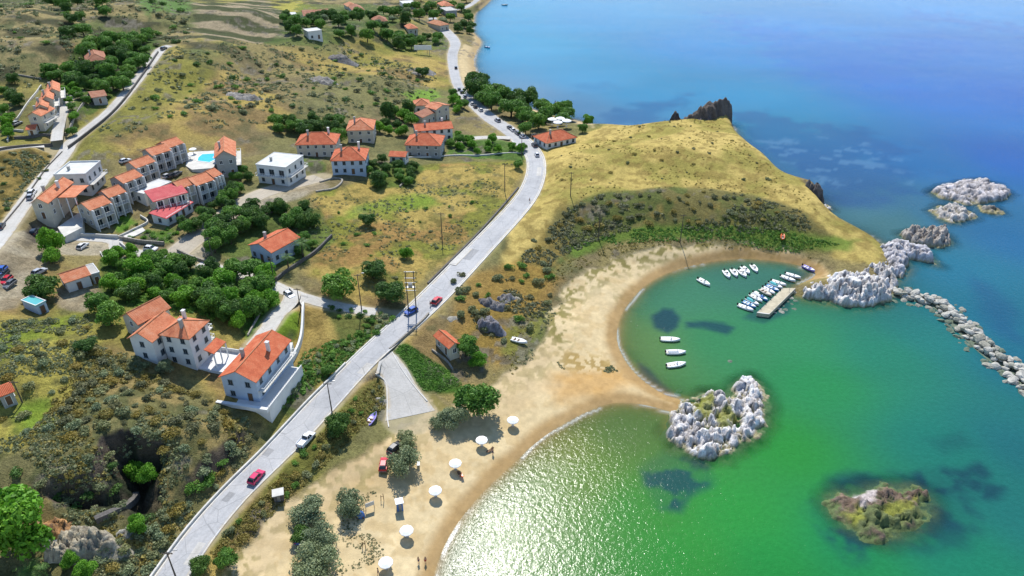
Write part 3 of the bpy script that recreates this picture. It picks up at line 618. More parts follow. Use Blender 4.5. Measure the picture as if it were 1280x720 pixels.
# ------------------------------------------------------------------ roads, kerbs, walls
def road_mat(name, a, b, c):
    t = NT(name, .9); n = t.noise(.16, 6, .7); n2 = t.noise(2.6, 4, .7); n3 = t.noise(.035, 3, .5)
    q = t.mix(.8, t.ramp(n, [(.3, a), (.5, b), (.7, c)]), t.ramp(n2, [(.3, g(.8)), (.7, g(1.08))]), 'MULTIPLY')
    q = t.mix(.6, q, t.ramp(n3, [(.35, g(.85)), (.65, g(1.08))]), 'MULTIPLY'); 
    ac = t.n('ShaderNodeAttribute', attribute_name='across'); ab = t.math('ABSOLUTE', ac.outputs['Fac'])
    wt_ = t.math('SUBTRACT', 1.0, t.math('MULTIPLY', t.math('ABSOLUTE', t.math('SUBTRACT', ab, .42)), 7.0)); wt_ = t.math('MULTIPLY', t.math('MAXIMUM', wt_, 0.0), t.ramp(t.noise(.09, 4), [(.35, g(0)), (.6, g(1))]))
    q = t.mix(t.math('MULTIPLY', wt_, .5), q, t.mix(1.0, q, g(.78), 'MULTIPLY'))
    ed = t.math('MULTIPLY', t.math('MAXIMUM', t.math('SUBTRACT', ab, .74), 0.0), 4.5); ed = t.math('MULTIPLY', ed, t.ramp(t.noise(.35, 5, .7), [(.42, g(0)), (.58, g(1))]))
    q = t.mix(t.math('MINIMUM', ed, .85), q, (.46,.38,.26,1)); ck = t.n('ShaderNodeTexVoronoi', feature='DISTANCE_TO_EDGE'); ck.inputs['Scale'].default_value = .16; t.l(t.tc.outputs['Object'], ck.inputs['Vector'])
    q = t.mix(t.math('MULTIPLY', t.math('LESS_THAN', ck.outputs['Distance'], .008), .35), q, g(.12))
    t.col(q); t.bump(n2, .3, .05); return t.m
M['road'] = road_mat('sun_bleached_road', (.33,.33,.33,1), (.41,.41,.41,1), (.46,.45,.44,1))
M['track'] = road_mat('pale_concrete_lane', (.42,.40,.36,1), (.50,.48,.44,1), (.56,.54,.50,1))
M['gravel'] = road_mat('gravel_track', (.33,.29,.23,1), (.41,.36,.28,1), (.48,.42,.33,1))
def strip(name, R, mat, o0=-1, o1=1, lift=.02, ncol=13, absolute=False):
    T = np.gradient(R[:, :2], axis=0); T /= np.hypot(*T.T)[:, None]; N = np.column_stack([T[:, 1], -T[:, 0]])
    V = []
    for k in np.linspace(o0, o1, ncol):
        off = (R[:, 3]*k if not absolute else k)[..., None] if not absolute else np.full((len(R), 1), k)
        P = R[:, :2]+N*off; V.append(np.column_stack([P, R[:, 2]+lift]))
    V = np.stack(V, 1).reshape(-1, 3); return tag(link(name, np_mesh(name, V, grid_faces(len(R), ncol), mat, {'across': np.tile(np.linspace(o0, o1, ncol), len(R))})), kind='structure')
strip('main_road', R_main, M['road'], lift=.03)
strip('village_road', R_left, M['track'], lift=.018); strip('west_road', R_west[:-3], M['track'], lift=.008); strip('estate_drive', R_drive[2:], M['track'], lift=.008)
strip('gravel_track', R_gravel[1:], M['gravel'], lift=0); strip('village_lane', R_lane[:-2], M['track'], lift=.004); strip('villa_drive', R_villa[1:], M['track'], lift=.008); strip('house_drive', R_house[3:], M['track'], lift=.004)
strip('beach_ramp', R_ramp, M['track'], lift=.012)
def edge_wall(name, R, side, h, th, mat, i0=0, i1=None, off=0.0, kind='structure'):
    R = R[i0:i1]; T = np.gradient(R[:, :2], axis=0); T /= np.hypot(*T.T)[:, None]; N = np.column_stack([T[:, 1], -T[:, 0]])*side
    a = R[:, :2]+N*(R[:, 3]+off)[:, None]; b = a+N*th; m = MB(); rings = []
    for p, q, z in zip(a, b, R[:, 2]): rings.append([(p[0], p[1], z-.5), (p[0], p[1], z+h), (q[0], q[1], z+h), (q[0], q[1], z-.5)])
    m.loft(rings); o = m.build(name, mat)
    if kind: tag(o, kind=kind)
    return o
def near(R, px, py, z): 
    p = atz(px, py, z); return int(np.argmin(np.hypot(R[:, 0]-p[0], R[:, 1]-p[1])))
# guard wall on the downhill-left side of the near stretch, kerbs further on
iA = near(R_main, 432, 456, 6.8); iB = near(R_main, 645, 170, 6.5); iC = near(R_main, 470, 460, 6.8); iD = near(R_main, 595, 320, 7.8)
o = edge_wall('roadside_wall', R_main, -1, .5, .35, M['pale_concrete'], 0, iA+1, .05, None); tag(o, 'low white roadside wall along the left edge of the main road above the gorge', 'wall')
edge_wall('kerb', R_main, -1, .12, .35, M['pale_concrete'], iA, iB, .05)
edge_wall('kerb', R_main, 1, .14, .4, M['pale_concrete'], iC+4, iB+2, .05)
strip('edge_line', R_main[:iB], M['line_paint'], -.93, -.885, .036, 2); strip('edge_line', R_main[:iB], M['line_paint'], .885, .93, .036, 2)
# fresh patch of paving
pp = np.array([(565,331,7.8),(572,324,7.8),(586,310,7.8)]); pw = atz(pp[:, 0], pp[:, 1], pp[:, 2]); strip('road_patch', smooth_line(np.column_stack([pw, pp[:, 2], [1.3]*3]), 4), M['track'], lift=.034, ncol=3)

M['road_dark'] = road_mat('repaired_asphalt', (.24,.24,.24,1), (.29,.29,.29,1), (.34,.33,.32,1))
for i, (k0, k1, a, b) in enumerate([(9, 11, .2, .7), (20, 21, -.8, -.3), (33, 35, .3, .9), (47, 48, -.7, .1), (58, 60, .1, .6), (15, 16, -.5, 0)]):
    strip('road_patch', R_main[k0:k1+1], M['road_dark'] if i % 2 else M['track'], a, b, .034, 3)
def wall_line(name, pts, h, th, mat, label, cat='wall', z=None, group=None, drop=1.0, world=False):
    if world: P = np.array(pts, float)
    else:
        a = np.array(pts, float); P = ground(a[:, 0], a[:, 1])[:, :2] if z is None else atz(a[:, 0], a[:, 1], z)
    P = smooth_line(P, 6) if len(P) > 2 else np.linspace(P[0], P[1], 9)
    Z = height(P[:, 0], P[:, 1]); Z = np.convolve(np.pad(Z, 2, 'edge'), [.2]*5, 'valid') if z is None else np.full(len(P), z, float)
    T = np.gradient(P, axis=0); T /= np.maximum(np.hypot(*T.T), 1e-6)[:, None]; N = np.column_stack([T[:, 1], -T[:, 0]])*th/2
    m = MB(); m.loft([[(p[0]-n[0], p[1]-n[1], q-drop), (p[0]-n[0], p[1]-n[1], q+h), (p[0]+n[0], p[1]+n[1], q+h), (p[0]+n[0], p[1]+n[1], q-drop)] for p, n, q in zip(P, N, Z)])
    return tag(m.build(name, mat), label, cat, group)
W = wall_line
W('retaining_wall', [(380,384),(379,405),(376,430),(366,452),(350,472),(326,503)], 1.6, .5, M['white_wall'], 'tall curved white retaining wall below the oval lawn and villa terrace', drop=2.5)
W('garden_wall', [(310,420),(322,398),(338,372),(345,366)], .5, .35, M['stone_wall'], 'low rubble wall beside the villa drive')
W('garden_wall', [(362,361),(372,372),(378,383)], .6, .35, M['pale_concrete'], 'curved white gate wall at the top of the villa drive')
W('hotel_wall', [(75,296),(110,296),(148,298)], 1.1, .35, M['pale_concrete'], 'pale wall along the car park below the hotel')
W('hotel_wall', [(148,298),(165,290),(185,279),(176,271)], .8, .3, M['pale_concrete'], 'white wall turning round the hotel lawn')
W('hotel_wall', [(150,299),(180,304),(206,306)], 1.0, .35, M['stone_wall'], 'stone wall in front of the hotel garden beside the lane')
W('lane_wall', [(150,304),(165,320),(136,327),(126,317)], .7, .3, M['pale_concrete'], 'white wall looping round the hotel entrance')
W('field_wall', [(268,331),(240,322),(222,314)], .8, .4, M['stone_wall'], 'rubble wall between the lane and the gravel track')
W('field_wall', [(415,296),(392,318),(352,345),(346,350)], .9, .5, M['dark_stone_and_shade'], 'dark stone wall running down past the red roofed house')
W('field_wall', [(346,352),(330,345),(300,333),(285,327)], .9, .5, M['dark_stone_and_shade'], 'dark stone wall along the lane below the red roofed house')
W('field_wall', [(516,208),(508,225),(500,234)], .6, .4, M['stone_wall'], 'short stone wall at the corner of the yellow field')
W('field_wall', [(508,197),(560,195),(600,195),(652,192)], .5, .4, M['pale_concrete'], 'pale wall along the top edge of the yellow field')
W('field_wall', [(648,235),(625,262),(595,295),(560,330),(535,355)], .45, .5, M['dark_stone_and_shade'], 'low dark bank wall of stones between the yellow field and the main road')
W('field_wall', [(400,228),(415,224),(428,226),(418,236),(395,240)], .5, .6, M['stone_wall'], 'tumbled stone wall on the slope below the white villa')
W('roadside_wall', [(86,186),(112,166),(140,143),(164,115),(182,90),(198,66)], 1.0, .45, M['dark_stone_and_shade'], 'long dark stone wall along the climbing village road')
W('roadside_wall', [(0,188),(30,184),(66,183)], .9, .45, M['dark_stone_and_shade'], 'dark stone wall along the road at the left edge')
W('roadside_wall', [(0,286),(30,250),(56,214),(78,190)], .4, .3, M['dark_stone_and_shade'], 'kerb wall beside the dry brown field')
W('estate_wall', [(78,165),(85,158),(105,130),(112,118)], .8, .35, M['stone_wall'], 'straight wall between the estate lawns')
W('estate_wall', [(10,178),(14,165),(30,165)], .8, .35, M['pale_concrete'], 'pale wall at the foot of the orange roofed terrace')
W('estate_wall', [(12,160),(28,140),(45,118),(52,108)], .8, .35, M['pale_concrete'], 'long white wall behind the orange roofed terrace')
W('estate_wall', [(18,174),(45,172),(66,172)], 1.0, .4, M['dark_stone_and_shade'], 'dark wall closing the estate garden')
W('estate_wall', [(22,94),(38,97),(52,99)], .6, .4, M['stone_wall'], 'pale ruined wall on the hillside near the estate')
W('villa_wall', [(540,438),(558,452),(566,463)], .6, .35, M['stone_wall'], 'rubble wall beside the steep green lawn near the beach')
W('roadside_wall', [(487,438),(505,422),(528,402),(536,393)], .7, .4, M['stone_wall'], 'stone parapet between the main road and the small orange roofed hut')
W('gorge_wall', [(120,652),(146,638),(172,620)], .9, 1.1, M['dark_stone_and_shade'], 'grey blue concrete wall lying across the shaded gorge floor', drop=.5)  # dark material paints the gorge shade onto this concrete wall
W('lawn_edging', [(460,463),(481,476),(484,498),(484,520),(486,534)], .18, .25, M['pale_concrete'], 'curved pale kerb on the left side of the beach ramp', 'kerb')
W('lawn_edging', [(490,440),(500,458),(514,478),(534,502)], .18, .25, M['pale_concrete'], 'straight pale kerb on the right side of the beach ramp', 'kerb')

def sheet(name, pts, mat, lift=.05, z=None, label=None, cat=None, kind='structure', thick=None):
    a = np.array(pts, float)
    if z is None: q = ground(a[:, 0], a[:, 1]); z = float(q[:, 2].max())+lift; P = q[:, :2]
    P = atz(a[:, 0], a[:, 1], z)
    m = MB(); n = len(P); m.face([(x, y, z) for x, y in P])
    for i in range(n):
        p = P[i]; q = P[(i+1) % n]; m.quad((q[0], q[1], z), (p[0], p[1], z), (p[0], p[1], z-(thick or 3)), (q[0], q[1], z-(thick or 3)))
    o = m.build(name, mat); tag(o, label, cat, kind=kind); return o, z
sheet('hotel_terrace', [(72,284),(98,266),(104,270),(103,284),(80,296)], M['pale_concrete'], .1)
sheet('hotel_terrace', [(154,295),(178,284),(182,288),(160,299)], M['pale_concrete'], .1)
sheet('villa_terrace', [(347,428),(366,428),(363,444),(350,455),(345,448)], M['pale_concrete'], .4)
# pool
o, pz = sheet('pool_deck', [(232,207),(236,190),(272,188),(276,196),(266,210),(240,212)], M['pale_concrete'], .1)
def wmat(name, c):
    t = NT(name, .08); t.col(t.ramp(t.noise(.8, 3), [(.35, c), (.65, tuple(min(1, v*1.25) for v in c[:3])+(1,))])); t.bump(t.noise(1.5, 2), .3, .1); t.b.inputs['Specular IOR Level'].default_value = .5; return t.m
M['pool_water'] = wmat('pool_water', (.03,.42,.72,1))
pr = empty('swimming_pool', (*atz(257, 197.5, pz), pz)); tag(pr, 'bright blue swimming pool on the hotel terrace', 'pool')
pp = atz([248,253,268,270,262,247], [197,193,192,199,203,201], pz)-atz(257, 197.5, pz)
m = MB(); m.face([(x, y, .06) for x, y in pp]); m.build('pool_water', M['pool_water'], pr)
m = MB(); pc_ = pp.mean(0)
for i in range(6):
    a = pp[i]; b = pp[(i+1) % 6]; ao = pc_+(a-pc_)*1.1; bo = pc_+(b-pc_)*1.1
    m.quad((*a, .11), (*b, .11), (*bo, .11), (*ao, .11)); m.quad((*a, .11), (*b, .11), (*b, -.4), (*a, -.4)); m.quad((*ao, .11), (*bo, .11), (*bo, -.4), (*ao, -.4))
m.build('pool_edge', M['white_paint'], pr)

# ------------------------------------------------------------------ houses
def uvq(w, d): return [(0, 0), (w, 0), (w, d), (0, d)]
def roof_mesh(kind, w, d, z, rh, ov=.45):
    """roof over a w x d footprint centred at 0, eaves at z"""
    X = w/2+ov; Y = d/2+ov; m = MB(); e = z-.12
    def pl(pts, ax):
        pts = [Vector(p) for p in pts]; u = Vector(ax); nrm = (pts[1]-pts[0]).cross(pts[2]-pts[0])
        if nrm.z < 0: pts = pts[::-1]; nrm = -nrm
        v = nrm.normalized().cross(u); m.face(pts, [(p.dot(u), p.dot(v)) for p in pts])
    if kind == 'hip':
        if w >= d:
            r = X-Y*.95; a = (-X,-Y,e); b = (X,-Y,e); c = (X,Y,e); dd = (-X,Y,e); p = (-r,0,z+rh); q = (r,0,z+rh)
            pl([a,b,q,p], (1,0,0)); pl([c,dd,p,q], (1,0,0)); pl([b,c,q], (0,1,0)); pl([dd,a,p], (0,1,0))
        else:
            r = Y-X*.95; a = (-X,-Y,e); b = (X,-Y,e); c = (X,Y,e); dd = (-X,Y,e); p = (0,-r,z+rh); q = (0,r,z+rh)
            pl([a,b,p], (1,0,0)); pl([c,dd,q], (1,0,0)); pl([b,c,q,p], (0,1,0)); pl([dd,a,p,q], (0,1,0))
    elif kind == 'gx':   # ridge along x
        pl([(-X,-Y,e),(X,-Y,e),(X,0,z+rh),(-X,0,z+rh)], (1,0,0)); pl([(X,Y,e),(-X,Y,e),(-X,0,z+rh),(X,0,z+rh)], (1,0,0))
    elif kind == 'gy':
        pl([(X,-Y,e),(X,Y,e),(0,Y,z+rh),(0,-Y,z+rh)], (0,1,0)); pl([(-X,Y,e),(-X,-Y,e),(0,-Y,z+rh),(0,Y,z+rh)], (0,1,0))
    elif kind == 'mono': # low at the front
        pl([(-X,-Y,e),(X,-Y,e),(X,Y,z+rh),(-X,Y,z+rh)], (1,0,0))
    # underside, a hand's breadth below
    top = list(zip(m.f, m.uv)); 
    for f, u in top: m.face([(m.v[i][0], m.v[i][1], m.v[i][2]-.16) for i in reversed(f)], [(0, 0)]*len(f))
    # eave boards
    ring = {}
    for f, _ in top:
        for i in range(len(f)):
            a = tuple(round(v, 4) for v in m.v[f[i]]); b = tuple(round(v, 4) for v in m.v[f[(i+1) % len(f)]])
            if (b, a) in ring: del ring[(b, a)]
            else: ring[(a, b)] = 1
    for (a, b) in ring: m.quad(b, a, (a[0], a[1], a[2]-.16), (b[0], b[1], b[2]-.16))
    return m
def wall_mesh(kind, w, d, z, rh, drop=4):
    X, Y = w/2, d/2; m = MB(); m.box(-X, X, -Y, Y, -drop, z)
    if kind == 'gx':
        for s in (-X, X): m.tri((s,-Y,z), (s,Y,z), (s,0,z+rh-.2))
    if kind == 'gy':
        for s in (-Y, Y): m.tri((-X,s,z), (X,s,z), (0,s,z+rh-.2))
    if kind == 'mono':
        m.quad((-X,Y,z), (X,Y,z), (X,Y,z+rh-.2), (-X,Y,z+rh-.2)); m.tri((-X,-Y,z), (-X,Y,z), (-X,Y,z+rh-.2)); m.tri((X,-Y,z), (X,Y,z), (X,Y,z+rh-.2))
    return m
def window_on(root, face, u, z, w, h, W_, D_, frame_mat, door=False):
    """opening on a side of the box: frame proud of the wall, pane inside it"""
    f = MB(); p = MB(); t = .09
    def bx(m, u0, u1, n0, n1, z0, z1):
        if face == 'f': m.box(u0, u1, -D_/2-n1, -D_/2-n0, z0, z1)
        elif face == 'b': m.box(u0, u1, D_/2+n0, D_/2+n1, z0, z1)
        elif face == 'r': m.box(W_/2+n0, W_/2+n1, u0, u1, z0, z1)
        else: m.box(-W_/2-n1, -W_/2-n0, u0, u1, z0, z1)
    bx(f, u-w/2-t, u+w/2+t, .003, .07, z+h, z+h+t); bx(f, u-w/2-t, u-w/2, .003, .07, z, z+h); bx(f, u+w/2, u+w/2+t, .003, .07, z, z+h)
    if not door: bx(f, u-w/2-.18, u+w/2+.18, .003, .16, z-.1, z)
    if not door: bx(f, u-.03, u+.03, .03, .065, z, z+h)
    bx(p, u-w/2, u+w/2, .003, .03, z, z+h)
    o = f.build('door_frame' if door else 'window', frame_mat, root); p.build('door' if door else 'pane', M['wood'] if door else M['glass'], o)
def balcony(root, face, u0, u1, z, W_, D_, dep, mat, post=False):
    m = MB(); r = MB()
    def bx(m_, a0, a1, n0, n1, z0, z1):
        if face == 'f': m_.box(a0, a1, -D_/2-n1, -D_/2-n0, z0, z1)
        elif face == 'r': m_.box(W_/2+n0, W_/2+n1, a0, a1, z0, z1)
        else: m_.box(-W_/2-n1, -W_/2-n0, a0, a1, z0, z1)
    bx(m, u0, u1, .003, dep, z-.18, z); o = m.build('balcony', mat, root)
    bx(r, u0, u1, dep-.08, dep, z+.9, z+.98)
    bx(r, u0, u0+.08, .05, dep-.08, z+.9, z+.98); bx(r, u1-.08, u1, .05, dep-.08, z+.9, z+.98)
    n = max(2, int((u1-u0)/.7))
    for i in range(n+1):
        a = u0+(u1-u0-.06)*i/n; bx(r, a, a+.06, dep-.07, dep-.01, z, z+.9)
    r.build('railing', M['white_paint'], o)
def house(name, A, B, Cc, h, kind='hip', rh=None, wall='white_wall', roof='tile_orange', label='', cat='house', group=None, chim=1, floors=2, bal=None, door=True, win=True, base=None, parapet=False, drop=4, small=False, mind=None):
    # eave height above the ground under the middle of the house
    z = base if base is not None else 10.
    for _ in range(8):
        pa, pb, pc_ = [atz(*q, z+h) for q in (A, B, Cc)]
        c = pa+(pb-pa)/2+(pc_-pa)/2
        if base is None: z = .5*z+.5*hz(*c)
    w = float(np.hypot(*(pb-pa))); ux = (pb-pa)/w; uy = np.array([-ux[1], ux[0]]); d = float(np.dot(pc_-pa, uy))
    if mind: d = max(d, mind)
    d = max(d, 2.5); ov = .45 if kind != 'flat' else 0; w2 = w-2*ov; d2 = d-2*ov
    c = pa+ux*w/2+uy*d/2; yaw = math.atan2(ux[1], ux[0])
    rh = rh if rh is not None else min(w, d)*.24
    root = empty(name, (float(c[0]), float(c[1]), z), yaw); tag(root, label, cat, group)
    wall_mesh(kind, w2, d2, h, rh, drop).build('wall', M[wall], root)
    if kind == 'flat':
        m = MB(); m.box(-w2/2-.15, w2/2+.15, -d2/2-.15, d2/2+.15, h+.003, h+.22); ro = m.build('roof', M[roof], root)
        m = MB(); X, Y, a = w2/2+.15, d2/2+.15, .22; pt = h+.22; ph = .45 if parapet else .12
        m.box(-X, X, -Y, -Y+a, pt, pt+ph); m.box(-X, X, Y-a, Y, pt, pt+ph); m.box(-X, -X+a, -Y+a, Y-a, pt, pt+ph); m.box(X-a, X, -Y+a, Y-a, pt, pt+ph)
        m.build('parapet', M['white_wall'], ro)
    else: ro = roof_mesh(kind, w2, d2, h, rh, ov).build('roof', M[roof], root)
    if kind in ('hip', 'gx', 'gy') and not small:
        m = MB()   # ridge capping
        if kind == 'gx' or (kind == 'hip' and w2 >= d2):
            r = w2/2+ov if kind == 'gx' else w2/2+ov-(d2/2+ov)*.95; m.tube((-r, 0, h+rh+.02), (r, 0, h+rh+.02), .14, n=6)
            if kind == 'hip': [m.tube((sx*r, 0, h+rh+.02), (sx*(w2/2+ov), sy*(d2/2+ov), h-.1), .12, n=6) for sx in (-1, 1) for sy in (-1, 1)]
        else:
            r = d2/2+ov if kind == 'gy' else d2/2+ov-(w2/2+ov)*.95; m.tube((0, -r, h+rh+.02), (0, r, h+rh+.02), .14, n=6)
            if kind == 'hip': [m.tube((0, sy*r, h+rh+.02), (sx*(w2/2+ov), sy*(d2/2+ov), h-.1), .12, n=6) for sx in (-1, 1) for sy in (-1, 1)]
        m.build('ridge_tiles', M['tile_pale'], ro)
    for k in range(chim):
        x = (-.22+.5*k)*w2; y = .12*d2*(1 if k % 2 else -1); m = MB(); zz = h+rh*.35 if kind != 'flat' else h+.22
        m.box(x-.35, x+.35, y-.3, y+.3, zz, zz+rh*.65+1.1); m.box(x-.45, x+.45, y-.4, y+.4, zz+rh*.65+1.1, zz+rh*.65+1.25); m.build('chimney', M['white_wall' if k % 2 else 'grey_wall'], ro)
    fm = M['white_paint'] if wall not in ('white_wall', 'blue_and_shade_wall') else M['shutter']
    if win:
        fh = h/floors
        for fl in range(floors):
            zz = fl*fh+.95; hh = min(1.25, fh*.5)
            nf = max(1, int(w2/2.9))
            for i in range(nf):
                u = -w2/2+w2*(i+.5)/nf
                if fl == 0 and door and i == nf//2: window_on(root, 'f', u, .05, 1.0, 2.1, w2, d2, fm, True)
                elif bal and 'f' in bal and fl > 0 or (bal == 'F'): window_on(root, 'f', u, fl*fh+.08, 1.7, 2.1, w2, d2, fm)
                else: window_on(root, 'f', u, zz, .95, hh, w2, d2, fm)
            ns = max(1, int(d2/3.2))
            for s in ('r', 'l'):
                if small and s == 'l': continue
                for i in range(ns): window_on(root, s, -d2/2+d2*(i+.5)/ns, zz, .9, hh, w2, d2, fm)
            if bal:
                if 'f' in bal.lower() and (fl > 0 or bal == 'F'): balcony(root, 'f', -w2/2+.1, w2/2-.1, fl*fh+.02, w2, d2, 1.5, M['pale_concrete'])
                if 'r' in bal and fl > 0: balcony(root, 'r', -d2/2+.2, d2/2-.2, fl*fh, w2, d2, 1.6, M['pale_concrete'])
    return root, w2, d2, h
def porch(root, x0, x1, y0, y1, h, roof='tile_orange', n=3, slope=.0):
    m = MB(); m.quad((x0,y0,h), (x1,y0,h), (x1,y1,h+slope), (x0,y1,h+slope), uvq(x1-x0, y1-y0)); m.quad((x0,y0,h-.15), (x0,y1,h+slope-.15), (x1,y1,h+slope-.15), (x1,y0,h-.15))
    for a, b in (((x0,y0,h),(x1,y0,h)), ((x1,y0,h),(x1,y1,h+slope)), ((x1,y1,h+slope),(x0,y1,h+slope)), ((x0,y1,h+slope),(x0,y0,h))):
        m.quad(a, b, (b[0],b[1],b[2]-.15), (a[0],a[1],a[2]-.15))
    o = m.build('porch_roof', M[roof], root)
    for i in range(n):
        x = x0+.2+(x1-x0-.4)*i/(n-1); p = MB(); p.box(x-.12, x+.12, y0+.08, y0+.32, -3, h-.16); p.build('post', M['white_paint'], o)

H = house
r, w_, d_, h_ = H('apartment_house', (68,220), (107,219), (83,204), 6.6, 'flat', 0, 'white_wall', 'flat_roof', 'white flat roofed two storey house at the bend of the village road', bal='r', parapet=True)
r, w_, d_, h_ = H('house', (36,254.5), (60,254), (50,228), 5.2, 'gy', 1.7, 'cream_wall', 'tile_orange', 'orange roofed house with shaded veranda beside the village road below the white flat roofed one', chim=2)
porch(r, w_/2+.03, w_/2+5.5, -d_/2+5, d_/2-1, 4.6, n=3, slope=0)
hot = 'orange roofed hotel blocks stepping up the hillside'
for i, (A, B, Cc, lab) in enumerate([((112,263),(139.5,252.5),(103,253),'orange roofed hotel block nearest the lane, with balconies and lowest of the left row'),
  ((136,247),(158,239),(125,239),'second orange roofed block from the lane in the left hotel row'), ((154,229),(179,219),(144.5,220),'third orange roofed block of the left hotel row, behind the white terrace roof'),
  ((170,210),(194.5,201),(162,202.5),'fourth orange roofed block of the left hotel row beside the parked cars'), ((190,194.5),(214,187),(181,187),'fifth orange roofed block of the left hotel row, just below the topmost'),
  ((210,185),(230,178),(203,177),'topmost orange roofed block of the left hotel row'), ((224,236),(243,229.5),(216,229),'orange roofed hotel block directly behind the pink roof'),
  ((245,232),(268,224),(235,221),'middle orange roofed block of the right hotel row'), ((267,221.5),(278,217),(258,213),'small end block of the right hotel row below the pool')]):
    r, w_, d_, h_ = H('hotel_block', A, B, Cc, 6.2, 'gx', 1.5, 'grey_wall' if i % 3 else 'cream_wall', 'tile_orange', lab, 'hotel', hot, chim=0, bal='F', door=False, mind=6.5)
    for s in (-1, 0, 1):
        m = MB(); x = s*(w_/2-.12); m.box(x-.12, x+.12, -d_/2-1.62, -d_/2-.05, -3, 6.0); m.build('divider', M['white_wall'], r)
r, w_, d_, h_ = H('hotel_block', (191,252), (235,240), (176,245), 5.8, 'mono', 1.4, 'cream_wall', 'tile_pink', 'hotel reception building under the broad upper pink roof', 'hotel', chim=0, bal='F', door=False)
for s in range(6):
    m = MB(); x = -w_/2+.3+(w_-.6)*s/5; m.box(x-.13, x+.13, -d_/2-1.7, -d_/2-1.51, -4, 5.7); m.build('post', M['white_paint'], r)
r, w_, d_, h_ = H('hotel_annex', (208,273), (242,252), (197,264), 2.9, 'mono', 1.0, 'white_wall', 'tile_pink', 'lower pink roofed wing stepping down to the hedge below the reception', 'hotel', chim=0, floors=1, bal=None, mind=4.5)
r, w_, d_, h_ = H('terrace_building', (180,243), (214,228), (172,236), 3.4, 'flat', 0, 'white_wall', 'flat_roof', 'white flat terrace roof between the pink roof and the left hotel row', 'building', chim=0, floors=1)
H('house', (267,198), (295,195), (280,178), 7.0, 'gy', 2.4, 'grey_wall', 'tile_orange', 'tall grey gabled house with orange roof beside the swimming pool', chim=1, bal='r', drop=5)
H('villa', (320,206), (357,210), (341,191), 6.8, 'flat', 0, 'white_wall', 'flat_roof', 'large white flat roofed villa with stepped balconies at the top of the gravel track', 'villa', bal='fr', parapet=False, chim=1)
H('house', (368,181), (420,180), (372,168), 5.4, 'hip', None, 'cream_wall', 'tile_red', 'wide red roofed house with two chimneys, leftmost of those behind the yellow field', chim=2)
H('house', (432,163), (467,162), (440,150), 6.0, 'hip', None, 'cream_wall', 'tile_orange', 'cream two storey house with orange hip roof standing alone against the hillside')
H('house', (412,201), (457,200), (416,186), 5.6, 'hip', None, 'blue_and_shade_wall', 'tile_red', 'pale blue walled house with bright red hip roof above the field', chim=2)
H('garage', (485,195), (507,196), (488,188), 3.0, 'gx', 1.0, 'white_wall', 'tile_red', 'small red roofed outbuilding east of the pale blue walled house', 'outbuilding', chim=0, floors=1, small=True)
H('house', (505,181), (551,182), (512,168), 5.4, 'hip', None, 'grey_wall', 'tile_red', 'red hip roofed house in front of the long roofed white house near the sea road', chim=1)
H('house', (519,164), (567,160), (521,154), 5.6, 'gx', 1.5, 'white_wall', 'tile_red', 'long white gabled house with red roof and chimney at the end of the drive', chim=2)
H('house', (545,137), (563,131), (543,129), 6.4, 'gy', 1.2, 'cream_wall', 'tile_orange', 'tall narrow cream house with orange roof beside the main road', chim=0)
H('house', (528,147), (546,139), (524,142), 4.4, 'mono', 1.2, 'cream_wall', 'tile_dull', 'low lean-to wing with dull orange roof next to the tall cream house', chim=0, floors=1, small=True)
H('house', (517,132), (538,131), (521,125), 3.8, 'hip', None, 'white_wall', 'tile_orange', 'small white house with orange pyramid roof in the bushes', chim=0, floors=1)
H('taverna', (683,179), (722,171), (688,165), 3.0, 'hip', None, 'white_wall', 'tile_red', 'red roofed taverna at the foot of the headland beside the car park', 'taverna', floors=1)
H('house', (309,306), (339,316), (343,286), 4.2, 'gy', 1.7, 'blue_and_shade_wall', 'tile_red', 'red roofed house with pale blue walls among palms below the gravel track', floors=1, chim=1)
H('house', (80,354), (114,343), (72,342), 3.4, 'gx', 1.3, 'white_wall', 'tile_orange', 'small orange roofed house beside the round dark tree and the yard', chim=0, floors=1)
H('annex', (114,344), (124,341), (111,332), 3.0, 'flat', 0, 'grey_wall', 'concrete', 'grey flat roofed annex against the small orange roofed house', 'outbuilding', chim=0, floors=1, small=True)
# the three-part house on the spur
H('house', (172,406), (214,384), (162,389), 5.4, 'gx', 2.0, 'cream_wall', 'tile_orange', 'uppermost of the joined orange roofed houses on the spur, beside the big round tree', chim=0, drop=5)
H('house', (190,428), (223,400), (165,417), 6.0, 'gx', 2.0, 'white_wall', 'tile_orange', 'middle one of the joined orange roofed houses on the spur', chim=0, drop=6)
r, w_, d_, h_ = H('house', (236,424), (262,400), (204,412), 8.4, 'hip', 2.0, 'white_wall', 'tile_orange', 'tall pale house with terraces and a chimney in the joined group on the spur', chim=2, floors=3, drop=8, bal='r')
porch(r, -w_/2+1.5, w_/2-.5, -d_/2-4.2, -d_/2-1.8, 3.6, 'tile_red', 3, .8)
m = MB(); m.box(-w_/2+.5, w_/2+1, -d_/2-7, -d_/2-.02, -9, -.4); m.build('terrace', M['white_wall'], r)
m = MB(); m.box(-w_/2+.5, w_/2+1, -d_/2-7, -d_/2-6.8, -.39, .6); m.box(w_/2+.8, w_/2+1, -d_/2-6.8, -d_/2-.02, -.39, .6); m.build('parapet', M['white_wall'], r)
r, w_, d_, h_ = H('villa', (272,471), (320,478), (307,417), 6.0, 'gy', 2.2, 'blue_and_shade_wall', 'tile_red', 'big white villa, its wall shade put in as pale blue, with bright orange red roof above the main road', 'villa', chim=2, drop=7, bal='r')  # white walls in shade: the shade is painted in as pale blue plaster
m = MB(); m.box(-w_/2-.6, w_/2+3.4, -d_/2-2.2, -d_/2-.02, -7, .1); m.box(w_/2+.02, w_/2+3.4, -d_/2-.02, d_/2-2, -7, .1); m.build('terrace', M['white_wall'], r)
